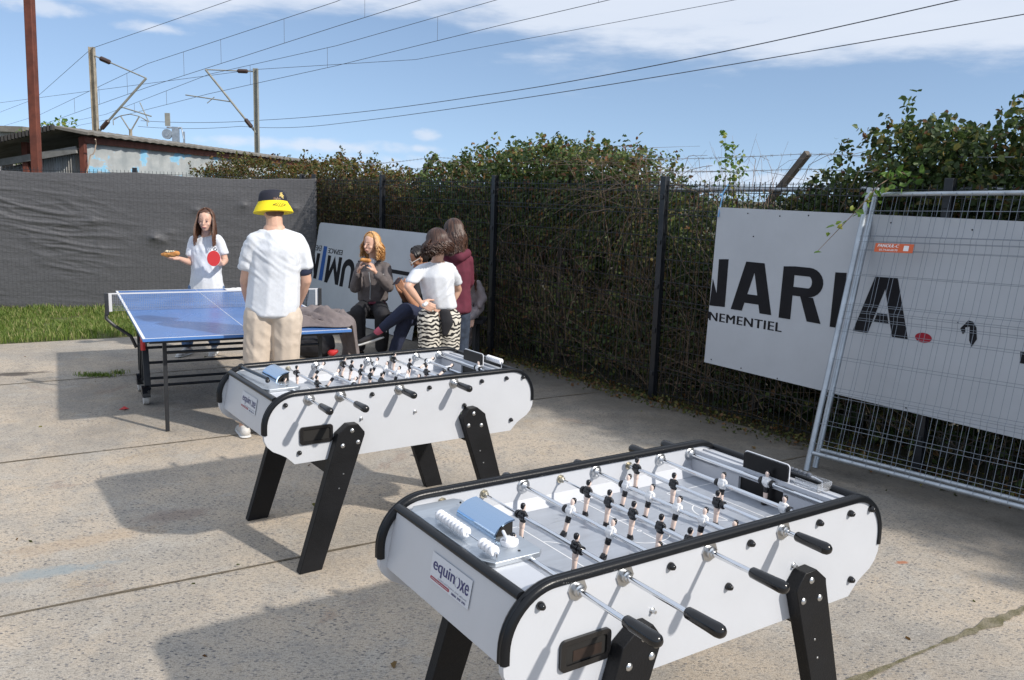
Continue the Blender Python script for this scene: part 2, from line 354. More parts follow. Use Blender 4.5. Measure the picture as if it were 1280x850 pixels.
    # blue-grey paint stain, dark oil spots and hairline cracks
    def blot(cx, cy, ax, rx, ry, c, k):
        nonlocal base
        mp = N(nt, 'ShaderNodeMapping', vector_type='TEXTURE'); mp.inputs['Location'].default_value = (cx, cy, 0); mp.inputs['Rotation'].default_value = (0, 0, ax); mp.inputs['Scale'].default_value = (rx, ry, 1); L.new(P, mp.inputs[0])
        ln = N(nt, 'ShaderNodeVectorMath', operation='LENGTH'); L.new(mp.outputs[0], ln.inputs[0])
        f = ramp(mth('ADD', ln.outputs['Value'], mth('MULTIPLY', mth('SUBTRACT', noise(7, 9, .8), .5), 3.4)), 1.15, .45)
        base = mix(mth('MULTIPLY', f, k), base, c)
    p = onz(45, 718); blot(p.x, p.y, .5, .42, .07, (.27, .30, .31), .6)
    p = onz(80, 712); blot(p.x, p.y, .5, .2, .06, (.26, .31, .33), .45)
    p = onz(215, 645); blot(p.x, p.y, .5, .2, .13, (.22, .15, .12), .4)
    p = onz(12, 468); blot(p.x, p.y, .3, .22, .1, (.07, .06, .055), .85)
    p = onz(30, 466); blot(p.x, p.y, .3, .3, .06, (.08, .07, .06), .7)
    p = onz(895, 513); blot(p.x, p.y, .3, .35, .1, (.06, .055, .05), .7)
    p = onz(1128, 703); blot(p.x, p.y, .3, .04, .02, (.4, .14, .06), .8)
    p = onz(700, 475); blot(p.x, p.y, -.4, .3, .12, (.12, .11, .1), .6)
    p = onz(100, 678); blot(p.x, p.y, .6, .4, .1, (.42, .30, .19), .35)
    vc = N(nt, 'ShaderNodeTexVoronoi', feature='DISTANCE_TO_EDGE', i_Scale=.55); nz = N(nt, 'ShaderNodeTexNoise', i_Scale=3., i_Detail=4.); L.new(P, nz.inputs['Vector'])
    va = N(nt, 'ShaderNodeVectorMath', operation='ADD'); L.new(P, va.inputs[0]); vm = N(nt, 'ShaderNodeVectorMath', operation='SCALE'); L.new(nz.outputs['Color'], vm.inputs[0]); vm.inputs['Scale'].default_value = .25; L.new(vm.outputs[0], va.inputs[1]); L.new(va.outputs[0], vc.inputs['Vector'])
    crack = mth('MULTIPLY', ramp(vc.outputs['Distance'], .006, .001), ramp(noise(.5, 2), .5, .6))
    base = mix(mth('MULTIPLY', crack, .0), base, (.08, .07, .06))
    L.new(base, b.inputs['Base Color']); b.inputs['Roughness'].default_value = .88; b.inputs['Specular IOR Level'].default_value = .25
    h = mth('ADD', mth('MULTIPLY', noise(130, 4, .7), .7), mth('MULTIPLY', peb, .45)); h = mth('ADD', h, mth('MULTIPLY', noise(12, 4), .6)); h = mth('SUBTRACT', h, mth('MULTIPLY', crack, 0.))
    bp = N(nt, 'ShaderNodeBump', i_Strength=.55, i_Distance=.008); L.new(h, bp.inputs['Height']); L.new(bp.outputs[0], b.inputs['Normal'])
    return m
soil = mat('soil', (.07, .055, .038), .95, c2=(.05, .06, .025), vs=2., bump=.6, bs=30)
joint_m = mat('joint_dirt', (.10, .082, .055), .95, c2=(.16, .13, .09), vs=25., bump=.5, bs=120)
moss_m = mat('joint_moss', (.11, .10, .045), .95, c2=(.24, .21, .15), vs=14., bump=.7, bs=90)
GD = Vector((.848, .53, 0)); GN = Vector((-.53, .848, 0))
FS = Vector((.6232, -.7821, 0)); FD = Vector((.7821, .6232, 0)); P0 = Vector((1.316, 7.75, 0))   # right fence: along, behind
def fsd(s, d, z=0.): return P0+FS*s+FD*d+Vector((0, 0, z))
CORNER = fsd(-6.95, 0); LD = Vector((-.9626, -.271, 0)); LN = Vector((.271, -.9626, 0))
b = MB(); b.add([(-600, -100, -.02), (600, -100, -.02), (600, 1200, -.02), (-600, 1200, -.02)], [[0, 1, 2, 3]])
tag(b.build('ground', soil, smooth=0), kind='structure')
e0 = Vector((-5.7, 9.41, 0)); gA = e0-GD*14
# intersection of verge edge with right fence line
t = (P0-e0).cross(FS).z/GD.cross(FS).z; gB = e0+GD*t
b = MB(); q = [gA, Vector((gA.x, -8, 0)), fsd(22, -.05), fsd(0, -.05), gB-FD*.05]
q[1] = Vector((-18, -10, 0)); b.add(q, [list(range(5))]); b.add([v-Vector((0, 0, .12)) for v in q]+q, [[i, 5+i, 5+(i+1) % 5, (i+1) % 5] for i in range(5)])
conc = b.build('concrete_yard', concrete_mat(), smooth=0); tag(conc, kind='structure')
b = MB(); q = [gA, gB, CORNER+LD*0-LN*.4, CORNER+LD*16-LN*.4]; b.add([v+Vector((0, 0, -.012)) for v in q], [[0, 1, 2, 3]])
verge_m = mat('verge_earth', (.09, .085, .035), .95, c2=(.12, .15, .045), vs=3., bump=.6, bs=25)
tag(b.build('grass_verge_earth', verge_m, smooth=0), kind='structure')
for k, (c, wd, mt) in enumerate(((1.89, .05, moss_m), (4.0, .009, joint_m), (6.31, .007, joint_m), (8.78, .008, joint_m), (-.4, .014, joint_m))):
    p0 = GN*c; b = MB(); vs = []; n = 420
    for i in range(n+1):
        t = -11+19*i/n; p = p0+GD*t
        if (p-P0).dot(FD) > -.1: break
        wl = wd*(.7+1.1*abs(mnoise.noise(Vector((t*3, c, 0))))+.5*mnoise.noise(Vector((t*22, c, 4)))); off = .012*mnoise.noise(Vector((t*1.3, c, 9)))
        if k == 0: wl *= .12+.75*max(0, mnoise.noise(Vector((t*1.7, 2, 0)))+.25)+.5*max(0, mnoise.noise(Vector((t*17, 2, 5))))+.4*max(0, mnoise.noise(Vector((t*45, 2, 5))))
        vs += [p+GN*(off-wl)+Vector((0, 0, .004)), p+GN*(off+wl)+Vector((0, 0, .004))]
    m_ = len(vs)//2; b.add(vs, [[2*i, 2*i+2, 2*i+3, 2*i+1] for i in range(m_-1)])
    tag(b.build('slab_joint', mt, smooth=0), kind='structure')

# ------------------------------------------------------------------ leaves, blades and stems (numpy batches)
def batch_mesh(name, V, F, mats_, idx=None):
    me = bpy.data.meshes.new(name); nv = len(V); nf, k = F.shape
    me.vertices.add(nv); me.vertices.foreach_set('co', V.astype(np.float32).ravel())
    me.loops.add(nf*k); me.loops.foreach_set('vertex_index', F.astype(np.int32).ravel())
    me.polygons.add(nf); me.polygons.foreach_set('loop_start', (np.arange(nf)*k).astype(np.int32)); me.polygons.foreach_set('loop_total', np.full(nf, k, np.int32))
    for m_ in mats_: me.materials.append(m_)
    me.update(calc_edges=True); me.validate(); return me
def leaf_cloud(P, size, up_bias=.4, nrm=None):
    """folded leaf = two triangles pairs; P (n,3)"""
    n = len(P); a = rng.normal(size=(n, 3)); a[:, 2] -= .25; a /= np.linalg.norm(a, axis=1)[:, None]
    nn = rng.normal(size=(n, 3)); nn[:, 2] += up_bias*2
    if nrm is not None: nn += nrm
    s = np.cross(a, nn); s /= np.linalg.norm(s, axis=1)[:, None]+1e-6; nn = np.cross(s, a)
    sz = size[:, None]; wd = .38*sz
    V = np.stack([P, P+a*sz*.35+s*wd+nn*sz*.12, P+a*sz*.8+s*wd*.6+nn*sz*.08, P+a*sz*1.05-nn*sz*.08, P+a*sz*.8-s*wd*.6+nn*sz*.08, P+a*sz*.35-s*wd+nn*sz*.12], 1).reshape(-1, 3)
    i = np.arange(n)[:, None]*6
    F = np.concatenate([i+np.array([[0, 1, 2, 3]]), i+np.array([[0, 3, 4, 5]])], 1).reshape(-1, 4)
    return V, F
def leafmat(name, cols, transl=.25, rough=.5):
    m, nt, b = newmat(name); L = nt.links
    g = N(nt, 'ShaderNodeNewGeometry'); cr = N(nt, 'ShaderNodeValToRGB'); L.new(g.outputs['Random Per Island'], cr.inputs[0])
    e = cr.color_ramp.elements
    while len(e) < len(cols): e.new(.5)
    for i, (p, c) in enumerate(cols): e[i].position = p; e[i].color = tuple(c)+(1,)
    tr = N(nt, 'ShaderNodeBsdfTranslucent'); mxs = N(nt, 'ShaderNodeMixShader'); mxs.inputs[0].default_value = transl
    hs = N(nt, 'ShaderNodeHueSaturation', i_Value=1.5, i_Saturation=1.1); L.new(cr.outputs[0], hs.inputs['Color']); L.new(hs.outputs[0], tr.inputs[0])
    L.new(cr.outputs[0], b.inputs['Base Color']); b.inputs['Roughness'].default_value = rough; b.inputs['Specular IOR Level'].default_value = .3
    L.new(b.outputs[0], mxs.inputs[1]); L.new(tr.outputs[0], mxs.inputs[2]); L.new(mxs.outputs[0], nt.nodes['Material Output'].inputs[0]); return m
lf_green = leafmat('bramble_leaves', [(0, (.032, .055, .02)), (.35, (.068, .108, .034)), (.66, (.11, .16, .05)), (.84, (.21, .20, .06)), (.93, (.20, .09, .04)), (1, (.11, .06, .035))])
lf_dark = leafmat('bramble_leaves_dark', [(0, (.023, .038, .015)), (.4, (.048, .078, .027)), (.74, (.085, .13, .04)), (.9, (.18, .17, .05)), (1, (.13, .05, .033))])
lf_olive = leafmat('bramble_leaves_autumn', [(0, (.035, .045, .014)), (.35, (.075, .09, .025)), (.6, (.15, .14, .04)), (.8, (.16, .08, .03)), (1, (.09, .045, .02))])
lf_fresh = leafmat('fresh_leaves', [(0, (.06, .12, .025)), (.7, (.13, .22, .05)), (1, (.3, .3, .07))], .3)
stem_m = mat('dry_bramble_stem', (.30, .21, .15), .9, c2=(.13, .09, .065), vs=3); stem_dk = mat('bramble_stem_dark', (.09, .065, .045), .9, c2=(.17, .12, .075), vs=3)
hs_, hz_ = zip(*[(-14.8, 2.0), (-12.8, 2.12), (-10.9, 2.30), (-8.6, 2.15), (-7.1, 2.3), (-5.9, 2.05), (-4.6, 2.04), (-3.9, 2.20), (-3.1, 2.33), (-1.8, 2.36), (-1.1, 2.30), (-.74, 2.2), (-.4, 1.9), (1.05, 1.75), (1.3, 1.98), (1.55, 2.24), (1.85, 2.40), (2.6, 2.46), (4, 2.6), (7, 2.8)])
def n3(A, f, seed):  # vectorised value noise from sines, cheap and seedable
    q = A*f; r = np.zeros(len(A)); g = np.random.default_rng(seed)
    for k in range(7):
        dv = g.normal(size=3); r += np.sin(q@dv*(1+.35*k)+g.uniform(0, 6))/(1+.25*k)
    return r/3.2
def hedge_foliage(s0, s1, n, lmat, name_stem='bramble', z0=.02, top_extra=.0, dens_low=.5, size=(.03, .062), dmax=1.3, front=-.02):
    S = rng.uniform(s0, s1, n*3); H = np.interp(S, hs_, hz_)+top_extra
    A = np.stack([S, np.zeros_like(S), np.zeros_like(S)], 1); H = H+.11*n3(A, 5., 3)+.09*n3(A, 19., 5)
    u = rng.beta(1.6, 1., n*3); Z = z0+(H-z0)*u
    D = np.abs(rng.normal(0, .45, n*3))+.08; D = np.minimum(D, dmax)
    up = np.clip((Z-1.9)/.4, 0, 1); D = D*(1-.2*up)-up*(.12)*(rng.random(n*3) > .5)+up*rng.uniform(0, .5, n*3)
    D = np.where(Z < 1.95, np.maximum(D, .06), np.maximum(D, -.15))
    # round the shoulder of the mass
    Z = Z-.35*np.clip(np.abs(D-.55)-.25, 0, 1)**1.5
    Pn = np.stack([S, D, Z], 1); g = n3(Pn, 3.2, 11)+.6*n3(Pn, 9., 12)
    keep = (g > -.25) & ((Z > 1.75) | (rng.random(n*3) < dens_low)); S, D, Z = S[keep][:n], D[keep][:n], Z[keep][:n]
    ns_ = int(22*(s1-s0)); SS = []
    for _ in range(ns_):
        sc_ = rng.uniform(s0, s1); h0 = np.interp(sc_, hs_, hz_)+top_extra-.08; hh = rng.uniform(.08, .34)*rng.random()**.5; lean = rng.uniform(-.5, .5); d_ = rng.uniform(.05, .9)
        for q_ in range(int(10+40*hh)): t_ = rng.random(); SS.append((sc_+lean*hh*t_+rng.normal(0, .02), d_+rng.normal(0, .02), h0+hh*t_))
    SS = np.array(SS); S = np.concatenate([S, SS[:, 0]]); D = np.concatenate([D, SS[:, 1]]); Z = np.concatenate([Z, SS[:, 2]])
    P = np.stack([P0.x+FS.x*S+FD.x*D, P0.y+FS.y*S+FD.y*D, Z], 1)
    nr = np.tile(np.array([-FD.x, -FD.y, .3])*.8, (len(P), 1))
    return leaf_cloud(P, rng.uniform(size[0], size[1], len(P)), nrm=nr)
def stems(b, s0, s1, n, zlo, zhi, r=.0035, seed=0, d0=.02, d1=.7, arch=.5, sprout=0, m=0):
    rr = random.Random(seed)
    for _ in range(n):
        s = rr.uniform(s0, s1); d = rr.uniform(d0, d1); z = rr.uniform(zlo, zhi)*rr.random(); ln = rr.uniform(.5, 1.5)
        a = rr.uniform(-1.2, 1.2); dr = Vector((sin(a)*rr.uniform(.5, 1), rr.uniform(-.15, .2), cos(a))); p = Vector((s, d, z)); pts = [p.copy()]; k = 6
        for i in range(k):
            dr = (dr+Vector((rr.uniform(-.35, .35), rr.uniform(-.15, .15), -.28*arch+rr.uniform(-.15, .15)))).normalized(); p = p+dr*ln/k
            p.y = max(p.y, .015 if p.z < 2 else -.2); p.z = max(.02, p.z)
            if p.z > zhi: p.z = zhi+rr.uniform(-.05, .02)
            pts.append(p.copy())
        b.tube([fsd(q.x, q.y, q.z) for q in pts], [r*rr.uniform(.6, 1.4)*(1-.5*i/k) for i in range(k+1)], 3, m, cap=False)
def filler(s0, s1, n, zt, d0=.55, d1=1.5):
    S = rng.uniform(s0, s1, n); H = np.minimum(np.interp(S, hs_, hz_)-.3, zt); Z = rng.uniform(.0, 1, n)*H; D = rng.uniform(d0, d1, n)
    P = np.stack([P0.x+FS.x*S+FD.x*D, P0.y+FS.y*S+FD.y*D, Z], 1); return leaf_cloud(P, rng.uniform(.09, .17, n), nrm=np.tile(np.array([-FD.x, -FD.y, .2])*1.5, (n, 1)))
def bush(name, label, s0, s1, nleaf, lmat, nst, cat='bush', **k):
    t = thing(name, label, cat, fsd((s0+s1)/2, .5), 0, 'bramble thickets grown behind the black mesh fence'); inv = Matrix.Translation(-t.location)
    fz = k.pop('fz', 2.3); V, F = hedge_foliage(s0, s1, nleaf, lmat, **k); V2, F2 = filler(s0, s1, int(1500*(s1-s0)), fz); F = np.concatenate([F, F2+len(V)]); V = np.concatenate([V, V2])-np.array(t.location)
    me = batch_mesh('foliage', V, F, [lmat]); link(me, 'foliage', t)
    b = MB(); stems(b, s0, s1, nst, .2, 1.9, seed=int(nleaf), m=0); stems(b, s0, s1, nst//2, .2, 2.2, r=.0025, seed=int(nleaf)+1, d0=.0, d1=.3, m=1)
    xf(b, inv); b.build('stems', [stem_dk, stem_m], t, smooth=0); return t
bush('bramble_bush', 'vine tangle with yellowing leaves spilling over the shed behind the netted fence', -13.1, -7.0, 8000, lf_olive, 60, dens_low=.5, z0=.9)
bush('bramble_bush', 'low green and brown brambles behind the fence above the upside-down board', -7.0, -4.7, 9500, lf_olive, 150, dens_low=.75)
bush('bramble_bush', 'broad leafy bramble mound over the middle fence panels behind the group of people', -4.7, -.55, 24000, lf_green, 420, dens_low=.55, size=(.03, .06))
bush('bramble_bush', 'low thin brambles behind the fence left of the NARIA board, topped by bare twigs', -.6, 1.15, 8500, lf_dark, 260, dens_low=.7, size=(.025, .05), fz=1.45)
bush('bramble_bush', 'tall dark bramble bush rising behind the NARIA board and the leaning wire panel', 1.15, 5.2, 30000, lf_dark, 200, dens_low=.5, size=(.03, .062))
t = bush('bramble_bush', 'outer end of the bramble hedge at the right edge of the photo', 5.2, 10.5, 5000, lf_dark, 30, dens_low=.5, size=(.08, .15))
# dry arching canes that hang over the fence in front of the middle mound
b = MB(); rr = random.Random(5)
for i in range(64):
    s = -.35+rr.gauss(0, .35); z = 1.95+rr.uniform(-.25, .15); a = rr.uniform(.3, 2.6)*rr.choice((1, 1, 1, -1)); ln = rr.uniform(.5, 1.9); p = Vector((s, rr.uniform(-.02, .25), z)); dr = Vector((-sin(a), -.05, cos(a)*.8)).normalized(); pts = [p.copy()]
    for j in range(8):
        dr = (dr+Vector((rr.uniform(-.32, .32), rr.uniform(-.05, .05), -.06+rr.uniform(-.3, .28)))).normalized(); p = p+dr*ln/8; p.y = min(max(p.y, -.06), .3); pts.append(p.copy())
    pts = [Vector((min(q.x, .50), q.y, min(q.z, 2.2+.12*sin(i)))) for q in pts]; b.tube([fsd(*q) for q in pts], [.0036*(1-.08*j)*rr.uniform(.5, 1.1) for j in range(9)], 3, 0, cap=False)
for i in range(60):   # upright wisps above the fence in the gap
    s = rr.uniform(-1.0, 1.1); p = Vector((s, rr.uniform(.1, .6), 1.6)); dr = Vector((rr.uniform(-.7, .7), 0, 1)).normalized(); pts = [p.copy()]; ln = rr.uniform(.4, .85)
    for j in range(7):
        dr = (dr+Vector((rr.uniform(-.35, .35), 0, -.13))).normalized(); p = p+dr*ln/7; pts.append(p.copy())
    b.tube([fsd(*q) for q in pts], [.0028*(1-.1*j) for j in range(8)], 3, 0, cap=False)
o = b.build('dry_canes', stem_m, smooth=0, loc=fsd(-.3, .1)); tag(o, 'spray of bare pinkish-brown dry canes arching over the tall middle fence post', 'dry canes')
# sapling in the gap
t = thing('weed_sapling', 'thin lone sapling with pale green leaves poking above the fence into the sky', 'sapling', fsd(.34, .5)); b = MB(); LP = []
for k in range(3):
    p = Vector((0, 0, 1.5)); dr = Vector((.1*(k-1), 0, 1)); pts = [p.copy()]
    for j in range(8):
        p = p+(dr+Vector((rr.uniform(-.06, .06), 0, 0)))*(.115-.012*k); pts.append(p.copy())
        for q in range(9 if j > 1 else 0): LP.append(p+Vector((rr.gauss(0, .04), rr.gauss(0, .04), rr.gauss(0, .02))))
    b.tube(pts, [.004*(1-.1*j) for j in range(9)], 4, 0, cap=False)
b.tube([(0, 0, 0), (0, 0, 1.5)], .006, 5); b.build('stem', stem_dk, t, smooth=0)
V, F = leaf_cloud(np.array([tuple(v) for v in LP]), rng.uniform(.03, .06, len(LP))); link(batch_mesh('leaves', V, F, [lf_fresh]), 'leaves', t)
# fresh green shoot hanging over the corner of the leaning panel
t = thing('bramble_shoot', 'bright green bramble shoot hanging over the top corner of the leaning wire panel', 'shoot', at(1100, 240, 6.05)); b = MB(); LP = []
pts = [at(1150, 225, 6.2), at(1125, 215, 6.0), at(1098, 232, 5.9), at(1072, 262, 5.9), at(1045, 290, 6.0), at(1020, 316, 6.1)]
inv = Matrix.Translation(-t.location); b.tube([inv @ q for q in pts], [.004, .004, .0035, .003, .0025, .002], 4)
for px, py, n in ((1098, 240, 7), (1088, 250, 5), (1110, 222, 9), (1125, 215, 10), (1140, 222, 8), (1075, 262, 3), (1062, 272, 2), (1043, 285, 3), (1040, 294, 1), (1028, 308, 1), (1120, 232, 6)):
    for q in range(n): LP.append(inv @ (at(px, py, 5.95)+Vector((rr.gauss(0, .022), rr.gauss(0, .03), rr.gauss(0, .022)))))
b.build('stem', stem_m, t, smooth=0); V, F = leaf_cloud(np.array([tuple(v) for v in LP]), rng.uniform(.04, .075, len(LP))); link(batch_mesh('leaves', V, F, [lf_fresh]), 'leaves', t)
# leaf litter and weeds along the fence foot
S = rng.uniform(-7, 4.2, 5200); D = rng.normal(.0, .16, 5200); Z = np.abs(rng.normal(0, .025, 5200))+.01
k = D > -.3; P = np.stack([P0.x+FS.x*S+FD.x*D, P0.y+FS.y*S+FD.y*D, Z], 1)[k]
n_ = 90; Pg = np.stack([rng.uniform(-5.5, 3.2, n_), rng.uniform(2.2, 9., n_), np.full(n_, .012)], 1); P = np.concatenate([P, Pg])
V, F = leaf_cloud(P, rng.uniform(.018, .042, len(P)), 1.); tag(link(batch_mesh('leaf_litter', V, F, [lf_olive]), 'leaf_litter'), 'dry leaves and small weeds scattered along the foot of the fence', 'leaf litter', kind='stuff')
# grass
gm = leafmat('grass_blades', [(0, (.07, .12, .025)), (.5, (.15, .22, .045)), (.82, (.23, .28, .08)), (1, (.42, .36, .19))], .35, .6)
def grass(P, h):
    n = len(P); a = rng.uniform(0, 2*pi, n); l = rng.uniform(.15, .9, n)[:, None]*h[:, None]
    d = np.stack([np.cos(a), np.sin(a), np.zeros(n)], 1); s = np.stack([-np.sin(a), np.cos(a), np.zeros(n)], 1)*.0035*(h[:, None]/.1)**.5*1.6
    U = np.array([0, 0, 1.]); hh = h[:, None]
    V = np.stack([P-s, P+s, P+s*.8+d*l*.3+U*hh*.6, P-s*.8+d*l*.3+U*hh*.6, P+d*l+U*hh*.95, P+d*l*.98+U*hh*.95], 1).reshape(-1, 3)
    i = np.arange(n)[:, None]*6; F = np.concatenate([i+np.array([[0, 1, 2, 3]]), i+np.array([[3, 2, 4, 5]])], 1).reshape(-1, 4); return V, F
n = 90000; A = rng.uniform(-5, 9.5, n*2); C = rng.uniform(0, 3.6, n*2)   # along verge edge, depth behind it
X = e0.x+GD.x*(A-3)+GN.x*C; Y = e0.y+GD.y*(A-3)+GN.y*C
dl = (X-CORNER.x)*LN.x+(Y-CORNER.y)*LN.y; dr_ = (X-P0.x)*FD.x+(Y-P0.y)*FD.y
A3 = np.stack([X, Y, X*0], 1); k = (dl > -.05) & (dr_ < -.02) & (C+.12*n3(A3, 6, 8) > .0) & (n3(A3, 2.2, 4)+.5*n3(A3, 9, 6) > -.75)
P = A3[k][:n]; h = rng.uniform(.03, .095, len(P))*(1+.5*n3(P, 3, 2)); V, F = grass(P, np.clip(h, .03, .2))
tag(link(batch_mesh('grass', V, F, [gm]), 'grass'), 'green grass strip growing between the concrete and the netted fence', 'grass', kind='stuff')
# weed tufts in the joint beside the table tennis table
for (px, py, n_, lab) in ((120, 470, 260, 'flat green weed tuft in the slab joint left of the table tennis table'), (148, 467, 70, 'tiny weed tuft in the slab joint close to the table tennis trolley wheels'), (905, 505, 60, 'small weed at the fence foot under the left end of the NARIA board')):
    c = onz(px, py); P = np.stack([rng.normal(0, .09 if n_ > 99 else .04, n_), rng.normal(0, .03, n_), np.zeros(n_)], 1); V, F = grass(P, rng.uniform(.02, .05, n_))
    o = link(batch_mesh('weed_tuft', V, F, [gm]), 'weed_tuft', loc=c); tag(o, lab, 'weed')

# ------------------------------------------------------------------ black mesh fences
def fence_run(t, A, D, NN, k0, k1, H, front=0.):
    """posts every 2.5 m along D from A; NN points to the viewer side"""
    inv = Matrix.Translation(-t.location)
    for k in range(k0, k1+1):
        p = A+D*(2.5*k); b = MB(); s = D*.03; n = NN*.03
        b.add([p-s-n, p+s-n, p+s+n, p-s+n]+[q+Vector((0, 0, H+.06)) for q in (p-s-n, p+s-n, p+s+n, p-s+n)], [[0, 1, 2, 3], [4, 5, 6, 7], [0, 1, 5, 4], [1, 2, 6, 5], [2, 3, 7, 6], [3, 0, 4, 7]])
        for z in (.25, .65, 1.05, 1.45, 1.85): b.beam(p+NN*.036+Vector((0, 0, z-.02)), p+NN*.036+Vector((0, 0, z+.02)), .04, .012, upv=NN)
        xf(b, inv); b.build('post', fence_blk, t, bevel=.003)
        if k < k1:
            b = MB(); q = p+D*.035-NN*.005+NN*front; Lp = 2.43
            for i in range(49): u = q+D*(Lp*i/48); b.beam(u+Vector((0, 0, .04)), u+Vector((0, 0, H+.02)), .005, .005, upv=NN)
            for z in (.08, .28, .32, .5, .7, .9, .94, 1.1, 1.3, 1.5, 1.7, 1.74, 1.9, H-.02): u = q+NN*.0055+Vector((0, 0, z)); b.beam(u, u+D*Lp, .006, .006)
            xf(b, inv); b.build('mesh_panel', fence_blk, t, smooth=0)
t = thing('mesh_fence', 'black welded-mesh fence with square posts running along the brambles on the right', 'fence', fsd(0, 0))
fence_run(t, fsd(-7.5, 0), FS, -FD, 0, 5, 1.97)
tf = thing('mesh_fence', 'black mesh fence behind the grass, covered by dark windbreak netting', 'fence', CORNER+LD*5)
fence_run(tf, CORNER+LD*.06, LD, LN, 0, 5, 1.97)
# windbreak netting
tarp_m, nt, bb = newmat('windbreak_netting'); bb.inputs['Base Color'].default_value = (.045, .045, .05, 1); bb.inputs['Roughness'].default_value = .5; bb.inputs['Specular IOR Level'].default_value = .6
tc = N(nt, 'ShaderNodeTexCoord'); mp = N(nt, 'ShaderNodeMapping'); mp.inputs['Scale'].default_value = (1, 1, 9); nt.links.new(tc.outputs['Object'], mp.inputs[0])
nz = N(nt, 'ShaderNodeTexNoise', i_Scale=22., i_Detail=5.); nt.links.new(mp.outputs[0], nz.inputs['Vector']); cr = N(nt, 'ShaderNodeValToRGB'); nt.links.new(nz.outputs[0], cr.inputs[0])
cr.color_ramp.elements[0].position = .3; cr.color_ramp.elements[0].color = (.05, .05, .055, 1); cr.color_ramp.elements[1].position = .75; cr.color_ramp.elements[1].color = (.105, .105, .112, 1); nt.links.new(cr.outputs[0], bb.inputs['Base Color'])
bp = N(nt, 'ShaderNodeBump', i_Strength=.35, i_Distance=.01); nt.links.new(nz.outputs[0], bp.inputs['Height']); nt.links.new(bp.outputs[0], bb.inputs['Normal'])
dp = N(nt, 'ShaderNodeVectorMath', operation='DOT_PRODUCT'); nt.links.new(tc.outputs['Object'], dp.inputs[0]); dp.inputs[1].default_value = tuple(LD); sz = N(nt, 'ShaderNodeSeparateXYZ'); nt.links.new(tc.outputs['Object'], sz.inputs[0])
def _ln(v, per, w_):
    a = mth('FRACT', mth('DIVIDE', mth('ADD', v, 50.), per, nt=nt) if 0 else mth('DIVIDE', mth('ADD', v, 50., nt=nt), per, nt=nt), nt=nt); return mth('LESS_THAN', a, w_, nt=nt)
gr_ = mth('MAXIMUM', _ln(dp.outputs['Value'], .0506, .12), _ln(sz.outputs[2], .2, .035), nt=nt); mg = N(nt, 'ShaderNodeMixRGB', blend_type='MULTIPLY'); nt.links.new(mth('MULTIPLY', gr_, .38, nt=nt), mg.inputs[0]); nt.links.new(cr.outputs[0], mg.inputs[1]); mg.inputs[2].default_value = (.25, .25, .25, 1); nt.links.new(mg.outputs[0], bb.inputs['Base Color'])
b = MB(); nu, nz_ = 460, 150; vs = []; TA = CORNER+LD*.02+LN*.05
dents = [(at(196, 296, 12.7), .10), (at(206, 300, 12.7), .05), (at(247, 262, 12.8), .05), (at(305, 256, 13), .05), (at(368, 260, 13.2), .05), (at(215, 290, 12.7), .03), (at(120, 275, 12.5), .04)]
dd = [((q-TA).dot(LD), q.z, a) for q, a in dents]
for i in range(nu+1):
    u = 11.5*i/nu; pk = ((u-.03) % 2.5)/2.5; sag = .015*sin(pi*pk)+.012*mnoise.noise(Vector((u*3, 0, 0)))
    ztop = 1.965-sag-.03*sin(pi*pk)
    for j in range(nz_+1):
        z = .02+(ztop-.02)*j/nz_
        v1 = mnoise.noise(Vector((u*.9+z*.8, z*5.5-u*.8, 3))); v2 = mnoise.noise(Vector((u*2.3, z*13-u*1.6, 7))); v0 = mnoise.noise(Vector((u*.7, z*.8, 1)))
        amp = min(1, max(.12, (u-2.2)/2.2))
        v3 = mnoise.noise(Vector((u*1.6+z*.3, z*21-u*2.2, 11))); am2 = amp*max(.1, min(1, .45+1.4*mnoise.noise(Vector((u*.8, z*1.3, 21))))); o_ = .030*max(0, 1-abs(v1)*3.6)**1.5*am2+.016*max(0, 1-abs(v2)*3.4)**1.6*am2+.007*max(0, 1-abs(v3)*3)*am2+.03*v0
        o_ *= min(1, (1-j/nz_)*7+.12)*min(1, j/nz_*6+.3)
        for du, dz, a in dd:
            r = sqrt((u-du)**2+((z-dz)*1.4)**2); o_ += a*math.exp(-r/.07)*.6
        vs.append(TA+LD*u+LN*(.02+max(-.02, o_))+Vector((0, 0, z)))
fs = [[i*(nz_+1)+j, (i+1)*(nz_+1)+j, (i+1)*(nz_+1)+j+1, i*(nz_+1)+j+1] for i in range(nu) for j in range(nz_)]
b.add(vs, fs); o = b.build('windbreak_netting', tarp_m, smooth=180, loc=TA+LD*5.5); o.modifiers.new('s', 'SOLIDIFY').thickness = .003
tag(o, 'dark grey wrinkled windbreak netting stretched across the fence behind the woman', 'netting')
